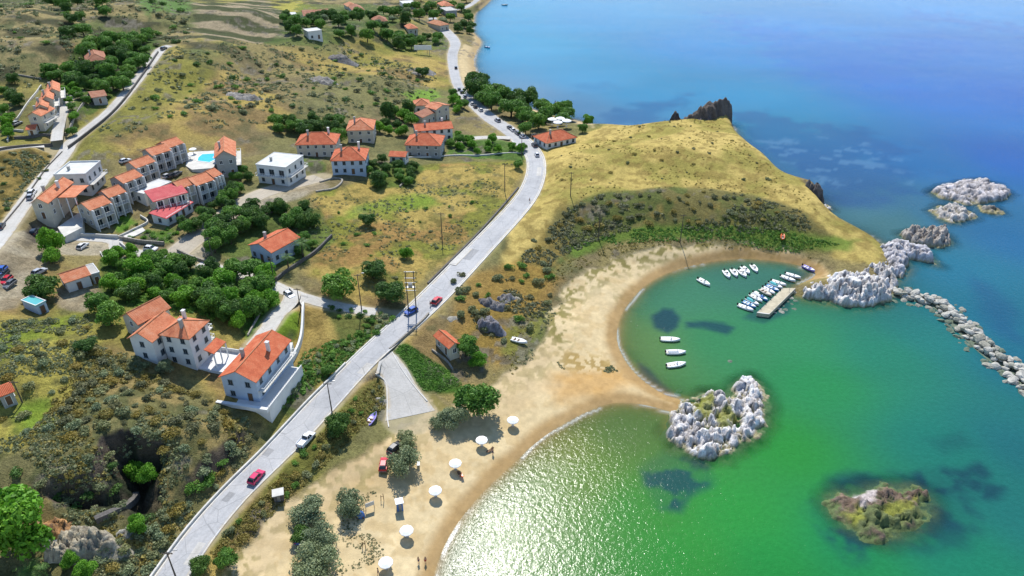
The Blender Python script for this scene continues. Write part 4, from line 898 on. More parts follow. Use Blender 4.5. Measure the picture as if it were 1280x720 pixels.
m = MB(); m.box(-w_/2-.6, w_/2+3.4, -d_/2-2.2, -d_/2-3.0, .103, 1.0); m.box(w_/2+3.2, w_/2+3.4, -d_/2-2.0, d_/2-2, .103, 1.0); m.build('parapet', M['white_wall'], r)
r, w_, d_, h_ = H('hut', (-4,497), (19,488), (-8,484), 3.0, 'gx', 1.0, 'grey_wall', 'tile_red', 'tiny red roofed hut on the meadow at the left edge', 'hut', chim=0, floors=1, small=True)
r, w_, d_, h_ = H('hut', (541,419), (561,436), (550,407), 3.2, 'gx', 1.0, 'cream_wall', 'tile_red', 'small orange roofed hut between the main road and the leafy tree', 'hut', chim=0, floors=1)
H('shed', (45,383), (57,377), (32,374), 2.7, 'flat', 0, 'blue_and_shade_wall', 'teal_gel', 'pale turquoise metal shed in the rubbish strewn yard', 'shed', chim=0, floors=1, small=True, drop=1)
bp_ = 'orange roofed terrace houses in a row at the estate'
for A, B, Cc, lab in [((32,145),(51,145),(38,135),'nearest orange roofed terrace house of the estate row'), ((42,136),(60,134),(48,125),'second orange roofed terrace house of the estate row'),
   ((50,126),(67,124),(56,115),'third orange roofed terrace house of the estate row'), ((58,116),(75,114),(64,105),'farthest orange roofed terrace house of the estate row')]:
    H('terrace_house', A, B, Cc, 5.5, 'gy', 1.4, 'cream_wall', 'tile_orange', lab, 'house', bp_, chim=1, bal='r')
H('outbuilding', (31,162), (44,161), (34,156), 2.8, 'gx', .8, 'cream_wall', 'tile_red', 'little red roofed outbuilding in front of the estate terrace', 'outbuilding', chim=0, floors=1, small=True)
H('villa', (107,77), (134,74), (112,66), 4.6, 'hip', None, 'white_wall', 'tile_dull', 'secluded pink roofed villa hidden among trees on the hillside', 'villa', chim=1)
H('outbuilding', (114,122), (134,119), (118,113), 3.0, 'gx', 1.0, 'grey_wall', 'tile_dull', 'long low red roofed barn among estate trees', 'barn', chim=0, floors=1, small=True)
for A, B, Cc, h, k, wl, rf, lab in [((355,21),(371,20),(358,17),3.2,'flat','white_wall','flat_roof','low white flat building leftmost in the distant hamlet'), ((379,21),(396,20),(383,15),4,'gx','cream_wall','tile_dull','distant house with brown roof right of the low white building'),
   ((400,19),(416,17),(403,13),4,'gx','cream_wall','tile_dull','distant brown roofed house in the middle of the hamlet row'), ((440,13),(456,12),(444,7),5,'hip','grey_wall','tile_dull','distant grey house with brown roof at the end of the hamlet row'),
   ((434,8),(447,7),(437,4),3.5,'hip','cream_wall','tile_pale','distant pale roofed house at the top of the hamlet'), ((466,27),(485,26),(469,22),3.6,'hip','cream_wall','tile_dull','distant brown roofed farmhouse among dark shrubs'),
   ((385,40),(402,38),(387,36),4.5,'flat','white_wall','flat_roof','lone white flat roofed house below the green strip'), ((510,36),(523,35),(513,31),3.6,'hip','cream_wall','tile_orange','distant orange roofed house near the bend of the coast road'),
   ((504,5),(520,4),(507,1),4,'flat','white_wall','flat_roof','white flat roofed building at the far top edge of the village'), ((553,8),(568,7),(556,3),4,'hip','cream_wall','tile_orange','farthest orange roofed house beside the sea'),
   ((558,14),(571,13),(560,9),4,'flat','grey_wall','concrete','grey block just inland of the far beach'), ((550,32),(562,30),(551,25),4,'hip','cream_wall','tile_pale','rounded pale roofed house in the bend of the coast road')]:
    H('distant_house', A, B, Cc, h, k, None, wl, rf, lab, 'house', chim=0, floors=1, small=True, mind=6)

# ------------------------------------------------------------------ rocks
def rock_mat(name):
    t = NT(name, .92); at = t.n('ShaderNodeAttribute', attribute_name='albedo'); n = t.noise(1.2, 8, .75); n2 = t.noise(5, 5, .7)
    c = t.mix(.75, at.outputs['Color'], t.ramp(n, [(.34, g(.5)), (.5, g(.95)), (.62, g(1.25))]), 'MULTIPLY'); c = t.mix(.5, c, t.ramp(n2, [(.35, g(.6)), (.6, g(1.15))]), 'MULTIPLY')
    t.col(c); t.bump(t.math('ADD', n, t.math('MULTIPLY', n2, .4)), .9, .35); return t.m
M['rock'] = rock_mat('weathered_limestone')
LIGHT = (.80,.76,.74); GREYR = (.40,.38,.37); DARKR = (.10,.09,.09); BROWNR = (.26,.17,.11); GREENR = (.13,.17,.06); MOSS = (.24,.25,.04); OCHRE = (.34,.29,.13); WEEDR = (.07,.13,.06)
def rock(name, outline, hmax, w, label, cat='rocks', base=LIGHT, step=.33, low=OCHRE, patches=(), jag=1.0, top=None, floor=None, cell=2.8, seed=0, skirt=.75, group=None, wob=2.2):
    o = np.array([tuple(q)+(0,)*(3-len(q)) for q in outline], float); P = atz(o[:, 0], o[:, 1], o[:, 2] if o.shape[1] > 2 else 0); P = smooth_line(np.vstack([P, P[:1]]), 3)[:-1]
    lo = P.min(0)-5.5; hi = P.max(0)+5.5; xs = np.arange(lo[0], hi[0], step); ys = np.arange(lo[1], hi[1], step); X, Y = np.meshgrid(xs, ys); x = X.ravel(); y = Y.ravel()
    d = polydist(x, y, P)+(fbm(x, y, 3.5, 4, 300+seed)-.5)*wob*2
    f1, f2, cid = worley(x+2*fbm(x, y, 3, 2, seed), y+2*fbm(x, y, 3, 2, seed+7), cell, 310+seed); e1, e2, eid = worley(x, y, cell*.42, 320+seed)
    big = fbm(x, y, 11, 3, 330+seed); crack = 1-ss(0, .16, f2-f1); crack2 = 1-ss(0, .12, e2-e1)
    prof = 1-np.exp(-np.maximum(d, 0)/w)
    b = floor if floor is not None else 0.
    z = b+np.where(d > 0, hmax*prof*(.35+1.05*big)+jag*prof*((cid-.45)*1.1+(.5-np.abs(2*fbm(x, y, 6, 5, 345+seed)-1)*3.4)*.8+facets(x, y, cell*.8, 350+seed)*1.3+facets(x+9, y+4, cell*.36, 380+seed)*.9-crack*.7-crack2*.3+(fbm(x, y, 1.5, 4, 340+seed)-.5)*1.3), d*skirt)
    z = np.maximum(z, b-5)
    if top is not None: tp = top*(.6+.4*ss(0, 6, d)); z = np.where(z > tp, tp+(z-tp)*.3, z)
    h = np.clip((z-b)/max(hmax, 1), 0, 1)
    c = np.tile(np.array(base), (len(x), 1)); m2 = lambda c, q, t: c*(1-t[:, None])+np.array(q)*t[:, None]
    c = m2(c, np.array(base)*.62, ss(.45, .6, fbm(x, y, 4, 4, 350+seed))*.7); c = m2(c, DARKR, np.clip(crack*.65+crack2*.3, 0, 1)); c *= (.75+.5*eid)[:, None]
    if floor is None:
        lo_ = 1-ss(.25, .9, z+(fbm(x, y, 2, 3, 360+seed)-.5)*.9); c = m2(c, low, lo_*.85); c = m2(c, WEEDR, (1-ss(-.3, .25, z+(eid-.5)*.5))*.85)
    for pts, q, a in patches:
        pp = np.array([tuple(q)+(2,)*(3-len(q)) for q in pts], float); PP = atz(pp[:, 0], pp[:, 1], pp[:, 2]); t = ss(-.6, .6, polydist(x, y, PP)+(fbm(x, y, 2, 3, 370+seed)-.5)*3); c = m2(c, q, t*a)
        if q in (MOSS, OCHRE): z = z*(1-t*.5)+(b+hmax*.42)*t*.5
    keepf = (d.reshape(X.shape) > -5.2); F = grid_faces(*X.shape); kf = keepf.ravel()[F].any(1); F = F[kf]
    used, inv = np.unique(F, return_inverse=True); V = np.column_stack([x, y, z])[used]; ctr = V.mean(0); ctr[2] = 0
    me = np_mesh(name, V-ctr, inv.reshape(F.shape), M['rock'], {'albedo': np.clip(c[used], .01, .8)}, smooth=False)
    ob = link(name, me); ob.location = ctr; return tag(ob, label, cat, group)
rock('rock_islet', [(834,540),(842,560),(858,566),(882,575),(905,571),(925,559),(945,548),(957,530),(959,500,1),(956,476,2),(943,463,2),(925,471,2),(915,484,2),(900,484,2),(880,483,2),(868,490,2),(852,498,1),(841,512,0),(834,525,0)],
     3.6, 1.4, 'craggy white rock islet with yellow green hollows, joined to the tip of the sand spit', 'islet', patches=[([(868,498,2),(890,492,2),(896,505,2),(888,520,2),(872,515,2)], MOSS, .9), ([(896,512,2),(915,508,2),(925,518,2),(908,532,2),(893,526,2)], MOSS, .9)], seed=1, top=3.4, jag=1.25, cell=3.4)
rock('rock_islet', [(1036,622),(1040,640),(1058,655),(1080,668),(1105,678),(1128,670),(1150,658),(1166,640),(1160,618),(1142,604,1),(1112,600,2),(1088,606,1),(1062,612,1),(1045,612)],
     2.6, 3.0, 'low brown and green islet ringed by weed, alone in the green bay', 'islet', base=(.2,.14,.10), low=(.10,.16,.05), patches=[([(1060,640,1),(1090,632,1),(1150,630,1),(1160,650,0),(1110,676,0),(1070,662,0)], GREENR, .85), ([(1055,640,1),(1072,632,1),(1078,650,1),(1062,652,1)], MOSS, .9), ([(1108,625,2),(1145,618,2),(1148,635,2),(1110,640,2)], MOSS, .8), ([(1073,610,2),(1096,606,2),(1098,628,2),(1078,628,2)], (.55,.48,.46), .9)], seed=2, jag=.95, skirt=.22, wob=3)
rock('rock_reef', [(1163,240),(1180,233),(1203,228),(1228,225),(1248,232),(1262,242),(1255,249),(1236,252),(1216,257),(1195,252),(1175,248)], 3.6, 1.6, 'largest pale rock reef out at sea on the right, uppermost', 'reef', seed=3, top=2.8, base=(.62,.58,.58), jag=1.2, step=.5)
rock('rock_reef', [(1163,264),(1176,257),(1195,258),(1214,264),(1218,273),(1200,279),(1180,277)], 2.4, 1.4, 'smaller pale rock reef just below the largest one', 'reef', seed=4, base=(.62,.58,.54), jag=.9, step=.45)
rock('rock_reef', [(1224,257),(1244,260),(1254,267),(1242,268),(1228,264)], 1.2, 1.2, 'narrow low rock ledge trailing off the largest reef', 'reef', seed=5, base=(.3,.28,.24), jag=.6)
rock('rock_outcrop', [(1126,293),(1140,287,1),(1165,285,1),(1182,290,1),(1190,305),(1176,310),(1156,307),(1136,304)], 4.5, 1.2, 'dark shadowed rock with pale top standing off the cape', 'rock', seed=6, base=(.5,.45,.40), jag=1.3)
rock('rock_outcrop', [(1098,308),(1116,300,1),(1140,306,1),(1160,318),(1174,332),(1156,328),(1136,324),(1132,338),(1122,350),(1106,345),(1098,325)], 4.0, 1.3, 'jagged blue grey rocks at the very tip of the cape', 'rocks', seed=7, top=3.6, base=(.60,.58,.60), jag=1.3)
rock('rock_outcrop', [(993,366),(1003,355,1),(1025,348,2),(1050,335,3),(1075,328,3),(1100,325,3),(1116,336,2),(1121,352,1),(1118,370),(1104,381),(1075,384),(1040,379),(1012,374)], 5.4, 2.0, 'large white limestone mass between the pier and the breakwater', 'rocks', seed=8, top=5.2, base=(.82,.78,.75), jag=1.4, cell=3.4)
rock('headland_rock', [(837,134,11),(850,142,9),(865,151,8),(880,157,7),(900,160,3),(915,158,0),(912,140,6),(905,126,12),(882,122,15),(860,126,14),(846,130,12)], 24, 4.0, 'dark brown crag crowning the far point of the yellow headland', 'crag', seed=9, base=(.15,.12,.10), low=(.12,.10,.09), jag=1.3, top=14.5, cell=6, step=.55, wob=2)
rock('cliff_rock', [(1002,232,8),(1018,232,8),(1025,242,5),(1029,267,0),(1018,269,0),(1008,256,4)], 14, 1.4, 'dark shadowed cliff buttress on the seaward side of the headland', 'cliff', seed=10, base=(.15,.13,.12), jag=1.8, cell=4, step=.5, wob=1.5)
rock('rock_outcrop', [(1026,258),(1034,257),(1040,262),(1032,265)], 1.6, .8, 'small white rock at the foot of the dark cliff', 'rock', seed=11, jag=.6)
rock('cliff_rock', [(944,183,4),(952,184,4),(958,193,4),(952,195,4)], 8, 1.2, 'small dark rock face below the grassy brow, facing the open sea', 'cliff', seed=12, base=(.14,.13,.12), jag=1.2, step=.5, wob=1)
for i, (px, py, r, hh, lab, bs) in enumerate([(103,682,4.2,3.4,'big tan boulder with a flat top below the gorge',(.42,.37,.27)),(66,660,2.6,2.6,'orange stained boulder beside the big bright tree',(.44,.24,.10)),(150,664,1.4,1.2,'grey boulder at the end of the gorge wall',(.34,.33,.29)),
   (614,382,3.0,2.6,'dark crag with shrubs on the bank above the beach',(.22,.21,.21)),(612,408,3.2,2.8,'blue grey crag nearest the leafy tree by the hut',(.24,.23,.25)),(631,375,2.4,1.8,'upper grey crag on the bank above the beach',(.26,.25,.25)),
   (563,398,1.6,.9,'pale flat rocks in the grass below the red car',(.46,.43,.36)),(470,498,1.3,.8,'pale rock heap on the verge beside the beach ramp',(.42,.40,.35)),(70,680,2.2,1.4,'slate grey rock between the orange boulder and the tan boulder',(.25,.26,.28)),
   (300,120,5.5,1.2,'long pale outcrop on the hillside above the hotel',(.30,.28,.25)),(345,262,3.5,1.0,'brown scree patch near the field path',(.32,.27,.21)),(395,100,6,1.3,'grey outcrop in the middle of the far hillside',(.28,.26,.23)),(520,88,6,1.4,'grey rocky knoll near the big dark shrub',(.30,.28,.26)),(415,72,6,1.4,'dark rocky rise below the hamlet',(.20,.19,.18)),(520,80,5,1.2,'second part of the grey knoll',(.30,.28,.26)),(640,372,1.8,1.2,'pale stone beside the beach grass',(.5,.46,.36))]):
    if lab.startswith('second'): continue
    x, y, z = G(px, py); a = np.linspace(0, 2*PI, 9)[:-1]; rr = r*(1+.25*np.sin(a*2+i)+.15*np.cos(a*3+i*2))
    q = np.column_stack([x+rr*np.cos(a)*1.25, y+rr*np.sin(a)*.85]); 
    k = (CAM_H-z); pxs = q  # world outline goes straight in
    step = .3 if r < 5 else .5
    def wrock():
        global atz
        keep_ = atz
        try:
            atz = lambda u, v, zz=0: np.column_stack([u, v]); return rock('boulder' if r < 5 else 'rock_outcrop', np.column_stack([q, np.zeros(8)]), hh, .7, lab, 'boulder' if r < 5 else 'rocks', base=bs, step=step, floor=z-.3, jag=.35*hh/2+.15, cell=1.6, seed=30+i, wob=.8)
        finally: atz = keep_
    wrock()

# breakwater: every block its own boulder
def boulder_mesh(seed, mat):
    import bmesh
    bm = bmesh.new(); bmesh.ops.create_icosphere(bm, subdivisions=2, radius=1); rnd = random.Random(seed)
    pl = [Vector((rnd.gauss(0,1), rnd.gauss(0,1), rnd.gauss(0,1))).normalized() for _ in range(11)]
    for v in bm.verts:
        c = v.co.normalized(); r = min(.72/max(.01, c.dot(p)) if c.dot(p) > .35 else 9 for p in pl); v.co = c*min(r, 1.05)*(1+rnd.uniform(-.04,.04)); v.co.z *= .72; v.co.x *= 1.2
    me = bpy.data.meshes.new('boulder'); bm.to_mesh(me); bm.free(); me.materials.append(mat); return me
M['block'] = simple('breakwater_block', (.50,.48,.42,1), .9, .5, 1.2, .4); M['block2'] = simple('breakwater_block_stained', (.34,.33,.27,1), .9, .5, 1.2, .4); M['block_wet'] = simple('weedy_block', (.13,.17,.12,1), .8, .5, 1.2, .4)
bms = [boulder_mesh(k, M['block'] if k % 3 else M['block2']) for k in range(6)]; bmw = [boulder_mesh(20+k, M['block_wet']) for k in range(3)]
bw = smooth_line(atz([1114,1130,1155,1175,1190,1202,1216,1232,1250,1268,1292,1320], [366,369,375,383,394,408,422,437,452,466,488,512], 0), 6)
seg = np.concatenate([[0], np.cumsum(np.hypot(*np.diff(bw, axis=0).T))]); LL = seg[-1]; bl = 'pale angular block of the breakwater'; rnd = random.Random(4)
T = np.gradient(bw, axis=0); T /= np.hypot(*T.T)[:, None]
cnt = 0
for layer, (n, half, zz) in enumerate([(110, 5.2, -.5), (95, 3.0, .35), (60, 1.4, 1.15)]):
    for i in range(n):
        s_ = (i+rnd.random())/n*LL; k = min(len(bw)-1, int(np.searchsorted(seg, s_))); off = rnd.uniform(-half, half)
        if layer == 0: off = math.copysign(rnd.uniform(2.6, half), off)
        o = link('breakwater_boulder' if layer else 'submerged_boulder', rnd.choice(bms if layer else bmw+bms[:1])); o.location = (bw[k][0]+T[k][1]*off, bw[k][1]-T[k][0]*off, zz+rnd.uniform(-.3,.3)); sc_ = rnd.uniform(.75, 1.45); o.scale = (sc_, sc_*rnd.uniform(.75,1.1), sc_*rnd.uniform(.8,1.1)); o.rotation_euler = (rnd.uniform(-.5,.5), rnd.uniform(-.5,.5), rnd.uniform(0, 6.3))
        tag(o, 'pale angular block heaped on the long curved breakwater' if layer else 'weedy half sunken block along the waterline of the long breakwater', 'boulder', 'pale blocks heaped on the breakwater' if layer else 'half sunken blocks along the breakwater edge')
m = MB(); rings = []
for p, t_ in zip(bw, T):
    n_ = np.array([t_[1], -t_[0]]); rings.append([(*(p-n_*7), -4.5), (*(p-n_*2.6), .1), (*(p+n_*2.6), .1), (*(p+n_*7), -4.5)])
m.loft(rings); tag(m.build('breakwater_core', M['block_wet']), 'dark rubble core of the long curved breakwater, showing between its blocks', 'breakwater')

# ------------------------------------------------------------------ vegetation
def leaf_cloud(rnd, blobs, n, size, flat=.0):
    """n leaf clumps as quads spread on and in a set of ellipsoid blobs"""
    r = np.random.RandomState(rnd); B = np.array(blobs); wgt = B[:, 3]**2; wgt = wgt/wgt.sum()
    k = r.choice(len(B), n, p=wgt); d = r.normal(size=(n, 3)); d /= np.linalg.norm(d, axis=1)[:, None]; d[:, 2] = np.where(d[:, 2] < -.35, -d[:, 2], d[:, 2])
    rad = B[k, 3]*(r.uniform(.55, 1.08, n)**.7); P = B[k, :3]+d*rad[:, None]*np.array([1, 1, .82])
    nr = d+r.normal(size=(n, 3))*.65; nr /= np.linalg.norm(nr, axis=1)[:, None]
    u = np.cross(nr, r.normal(size=(n, 3))); u /= np.linalg.norm(u, axis=1)[:, None]; v = np.cross(nr, u); s = (size*r.uniform(.5, 1.3, n))[:, None]
    a = P-u*s*.6; b = P+v*s*.35+nr*s*.12; c = P+u*s*.7; e = P-v*s*.35-nr*s*.1
    return np.stack([a, b, c, e], 1).reshape(-1, 3)
def cloud_mesh(name, V, mat):
    F = np.arange(len(V)).reshape(-1, 4); return np_mesh(name, V, F, mat, smooth=False)
def crown_blobs(rnd, R, H, z0, n, spread=.72):
    out = [(0, 0, z0+H*.45, R*.55)]
    for i in range(n):
        a = rnd.uniform(0, 2*PI); q = R*spread*math.sqrt(rnd.random()); zz = z0+H*(.15+.7*rnd.random()*(1-.45*(q/R)**2)); out.append((q*math.cos(a), q*math.sin(a), zz, R*rnd.uniform(.34, .5)))
    return out
BUSHES = []
def tree_proto(kind, seed):
    """unit crown radius about 3 m; crown mesh, trunk mesh"""
    rnd = random.Random(seed); mats = {'green':'leaf_green','dark':'leaf_dark','bright':'leaf_bright','grey':'leaf_grey','olive':'leaf_grey'}
    z0 = {'green':.5,'dark':.4,'bright':.5,'grey':.2,'olive':.6}[kind]; Hh = {'green':4.2,'dark':4.6,'bright':4.4,'grey':3.6,'olive':3.2}[kind]
    bl = crown_blobs(rnd, 3, Hh, z0, 17 if kind != 'grey' else 24, .62 if kind != 'grey' else .72)
    V = leaf_cloud(seed, bl, 5600, .34 if kind != 'grey' else .26)
    if kind == 'grey': V = np.vstack([V, leaf_cloud(seed+1, [(b[0]*1.2, b[1]*1.2, b[2], b[3]*.9) for b in bl], 900, .3)])
    cm = cloud_mesh('crown', V, M[mats[kind]])
    m = MB(); top = (rnd.uniform(-.3,.3), rnd.uniform(-.3,.3), z0+Hh*.45); m.tube((0,0,-.8), top, .26, .14, 8)
    for i in range(5):
        b = rnd.choice(bl); s = .4+.12*i; m.tube([c*s for c in top[:2]]+[top[2]*s], b[:3], .1, .035, 6)
    return cm, m.mesh('trunk', M['bark'], True)
protos = {k: [tree_proto(k, 100*i+j) for j in range(3)] for i, k in enumerate(('green', 'dark', 'bright', 'grey', 'olive'))}
def tree(px, py, rpx, kind, label=None, group=None, name=None, hs=1.0, world=None, R=None, seed=None, loose=False):
    rnd = random.Random(seed if seed is not None else int(px*13+py*7))
    if world is None:
        # px,py is the crown's middle: step down to the ground under it
        x, y, z = G(px, py); D = math.sqrt(x*x+y*y+(CAM_H-z)**2); R = rpx*D/FPX
        for _ in range(4):
            q = atz(px, py, z+R*.85*hs); z = .5*z+.5*hz(*q)
        x, y = q
    else: x, y = world; z = hz(x, y)
    cm, tm = protos[kind][rnd.randrange(3)]
    nm = name or {'green':'broadleaf_tree','dark':'evergreen_tree','bright':'leafy_tree','grey':'tamarisk_tree','olive':'olive_tree'}[kind]
    root = empty(nm, (float(x), float(y), z), rnd.uniform(0, 6.28)); s = R/3; root.scale = (s*rnd.uniform(.93,1.08), s*rnd.uniform(.93,1.08), s*hs*rnd.uniform(.9,1.1))
    link('trunk', tm, root); link('crown', cm, root); tag(root, label, 'tree', group); return root
for (px, py, r, k, hs, lab) in [
  (423,531,17,'dark',.9,'round dark green tree on the verge by the lower utility pole'),(596,497,27,'green',1,'largest round green tree at the edge of the beach'),(567,519,17,'grey',1,'grey green tree leaning against the largest beach tree'),(548,524,12,'grey',1,'small grey tree left of the beach tree clump'),
  (582,432,17,'green',1.1,'leafy tree beside the small orange roofed hut'),(598,449,13,'bright',.9,'bright green tree just below the leafy tree by the hut'),(508,548,13,'grey',1,'tamarisk with a dark car half hidden behind it, upper of the middle beach pair'),(503,575,19,'grey',1,'tamarisk with a red car parked against it, lower of the middle beach pair'),
  (384,635,21,'grey',1,'wide tamarisk at the back of the beach, leftmost'),(436,626,18,'grey',1.1,'tamarisk beside the notice board and blue tarpaulin'),(398,668,19,'grey',1,'tamarisk shading a blue car on the beach'),(392,700,24,'grey',1,'tamarisk at the bottom edge of the photo'),(375,668,13,'dark',.8,'dark purple green bushy tree over the parked blue car'),
  (250,707,12,'dark',1,'dark little tree at the lower end of the road verge'),(283,700,13,'green',1,'green tree on the verge next to the dark little tree'),(424,356,24,'green',.8,'broad green tree above the lane, left of the lattice mast'),(486,364,19,'dark',.9,'dark tree overhanging the lane end, beside the lattice mast'),
  (466,337,16,'dark',.9,'round dark tree in the yellow field next to a pole'),(508,314,9,'bright',1.3,'small bright tree just above the lattice mast'),(459,273,11,'dark',1,'lone dark tree in the upper yellow field'),
  (18,655,38,'bright',1.2,'huge bright green tree at the lower left edge'),(172,585,16,'bright',1,'bright green tree growing in the shaded gorge'),(185,592,12,'bright',1,'second bright tree in the gorge, nearest the road'),(172,656,12,'bright',1,'small bright tree at the mouth of the gorge'),
  (88,700,10,'bright',1,'bright bush tree below the tan boulder, left'),(104,712,12,'bright',.9,'bright bush tree at the bottom edge below the tan boulder'),(52,359,18,'dark',.9,'perfectly round dark green tree beside the car park'),(134,393,17,'green',1,'round green tree next to the joined orange roofed houses'),(122,378,13,'green',1,'green tree behind the round one near the joined houses'),
  (107,431,12,'dark',.7,'dark bush tree on the slope below the joined houses'),(62,300,12,'bright',1.6,'tall slim bright tree beside the car park'),(62,318,10,'bright',1.2,'bright tree at the foot of the tall slim one'),(486,137,10,'dark',1.6,'tall dark evergreen pair in the middle of the far village'),
  (657,161,9,'green',1,'green tree between the parked cars and the taverna'),(735,152,8,'bright',1,'bright tree right of the taverna'),(728,160,7,'green',1,'green tree right behind the taverna roof'),(528,88,9,'dark',1,'solitary dark round bush tree on the rocky knoll'),(648,205,7,'green',1,'green bush tree on the inside of the road bend'),
  (205,455,9,'grey',1.2,'grey tree against the wall of the joined houses'),(410,463,9,'green',.9,'green tree at the end of the oleander hedge')]:
    tree(px, py, r, k, lab, hs=hs)
def inpoly(pts, n, mind, seed, ctr=None):
    P = gpoly(pts); lo = P.min(0); hi = P.max(0); r = np.random.RandomState(seed); out = []
    c = r.uniform(lo, hi, (n*60, 2)); c = c[polydist(c[:, 0], c[:, 1], P) > 0]
    for q in c:
        if len(out) >= n: break
        if all((q[0]-o[0])**2+(q[1]-o[1])**2 > mind*mind for o in out): out.append(q)
    return out
HB = [(o.location.x, o.location.y) for o in bpy.data.objects if o.type == 'EMPTY']
for i, (pts, n, R0, R1, kinds, md, lab, grp) in enumerate([
  ([(92,58),(188,46),(182,88),(158,112),(96,108),(88,85)], 34, 3.0, 5.0, ('green','dark','green'), 4.5, 'dense green tree in the wood around the secluded hillside villa', 'trees around the hillside villa'),
  ([(60,90),(100,95),(150,108),(160,118),(130,125),(80,112)], 12, 2.6, 4.2, ('dark','green'), 4, 'dark tree in the band between the hillside villa and the estate', 'trees between the hillside villa and the estate'),
  ([(132,330),(180,335),(250,336),(335,352),(342,372),(318,402),(275,398),(225,380),(165,378),(140,365)], 46, 2.2, 4.0, ('green','bright','green','dark'), 4, 'green tree in the orchard below the hotel lane', 'orchard trees below the hotel lane'),
  ([(222,282),(262,254),(304,215),(316,222),(290,262),(240,300)], 20, 1.9, 2.8, ('green','dark'), 2.6, 'tree in the thick green row between the hotel and the gravel track', 'row of trees below the hotel'),
  ([(130,318),(205,322),(200,334),(140,334)], 9, 1.8, 2.6, ('green','bright'), 3.2, 'small tree along the lane below the hotel', 'small trees along the lane below the hotel'),
  ([(268,290),(310,262),(340,266),(338,284),(300,300),(280,322),(266,316)], 14, 2.4, 3.6, ('dark','green'), 3.5, 'green tree among those left of the red roofed pale blue house', 'trees left of the pale blue walled house'),
  ([(340,264),(392,268),(396,284),(372,288),(352,282)], 8, 2.4, 3.4, ('dark','green'), 3.5, 'dark green tree behind the red roofed pale blue house', 'trees behind the pale blue walled house'),
  ([(350,300),(385,296),(392,310),(360,330)], 6, 1.8, 2.6, ('green',), 3, 'small green tree right of the red roofed pale blue house', 'trees right of the pale blue walled house'),
  ([(346,156),(432,154),(436,172),(424,180),(350,168)], 14, 2.4, 4.0, ('green','dark'), 4, 'green tree between the two cream houses under the hillside', 'trees between the cream houses'),
  ([(468,148),(515,140),(515,160),(503,178),(470,176)], 12, 2.4, 3.8, ('bright','green','dark'), 4, 'green garden tree in the middle of the far village', 'garden trees of the far village'),
  ([(445,205),(525,205),(510,232),(470,236)], 14, 2.0, 3.2, ('dark','green'), 3.6, 'green tree in the garden at the top of the yellow field', 'garden trees above the yellow field'),
  ([(563,166),(600,178),(652,182),(655,192),(600,194),(562,190)], 16, 1.6, 2.6, ('green','bright'), 3.4, 'low leafy tree in the garden below the house drive', 'garden trees below the house drive'),
  ([(578,118),(598,112),(640,132),(668,140),(662,148),(625,148)], 13, 5.4, 7.0, ('green','green','dark'), 7, 'big roadside tree shading the car park by the sea', 'big trees between the road and the sea'),
  ([(650,150),(712,140),(712,156),(672,168)], 9, 4.2, 5.8, ('green','green'), 6, 'big tree shading the seaside taverna garden', 'big trees around the taverna'),
  ([(566,122),(585,130),(592,146),(566,150)], 6, 2.4, 3.4, ('bright','green'), 4, 'bright tree along the inland side of the coast road', 'trees inland of the coast road'),
  ([(350,22),(395,26),(430,22),(440,44),(400,58),(350,42)], 22, 3, 5, ('green','dark','olive'), 7, 'distant tree around the hamlet on the far slope', 'distant trees around the hamlet'),
  ([(430,22),(505,18),(560,26),(545,58),(500,66),(440,50)], 34, 3, 5.2, ('dark','olive','green'), 7, 'distant tree between the hamlet and the coast road', 'distant trees near the coast road'),
  ([(495,2),(590,0),(600,30),(590,52),(574,44),(566,30),(520,22)], 26, 3, 5, ('dark','green'), 6, 'distant tree in the village at the far end of the bay', 'distant trees of the bay village'),
  ([(0,90),(30,100),(30,130),(0,150)], 6, 2.4, 3.6, ('green','dark'), 5, 'tree at the left edge near the estate', 'trees left of the estate'),
  ([(5,150),(22,150),(20,170),(2,176)], 4, 2.0, 2.8, ('bright',), 4, 'bright garden tree in front of the estate terrace', 'garden trees before the estate'),
  ([(78,105),(95,110),(125,128),(112,150),(90,172),(84,160)], 12, 1.6, 2.4, ('green','bright'), 3.5, 'small tree in the estate garden along the climbing road', 'small trees in the estate garden'),
  ([(60,5),(160,20),(150,55),(100,60),(70,40)], 16, 3, 4.6, ('dark','green'), 8, 'scattered tree in the gully of the upper left hillside', 'trees in the upper left gully'),
  ([(268,378),(318,372),(330,362),(342,380),(300,412),(280,405)], 10, 2.2, 3.2, ('green','bright'), 3.6, 'leafy tree between the joined houses and the villa drive', 'trees beside the villa drive')]):
    rnd = random.Random(900+i)
    for q in inpoly(pts, n, md, 40+i):
        if min([math.hypot(q[0]-a, q[1]-b) for a, b in HB]+[99]) < 6.0: continue
        k = rnd.choice(kinds); tree(0, 0, 0, k, lab, grp, world=q, R=rnd.uniform(R0, R1), hs=rnd.uniform(.85, 1.1), seed=rnd.randrange(9999))
# palms
def palm_proto():
    m = MB(); m.tube((0,0,-.6), (.15,.05,4.2), .28, .2, 8); tm = m.mesh('trunk', M['bark'], True); rnd = random.Random(5); f = MB()
    for i in range(30):
        a = i*2.4; el = rnd.uniform(-.3, 1.0); L_ = rnd.uniform(2.4, 3.1); pr = Vector((.15,.05,4.2)); dr = Vector((math.cos(a)*math.cos(el), math.sin(a)*math.cos(el), math.sin(el))); side = Vector((-math.sin(a), math.cos(a), 0))
        for s in range(7):
            nx = pr+dr*L_/7; dr = (dr+Vector((0,0,-.24))).normalized(); w = .55*math.sin(PI*(s+.6)/7.6)+.08
            for sg in (-1, 1):
                for j in range(2):
                    p = pr.lerp(nx, j/2); f.tri(p, p.lerp(nx, .4), p+side*sg*w+(nx-pr)*.5+Vector((0,0,-.18*w)))
            pr = nx
    return f.mesh('fronds', M['leaf_dark']), tm
pf, pt_ = palm_proto()
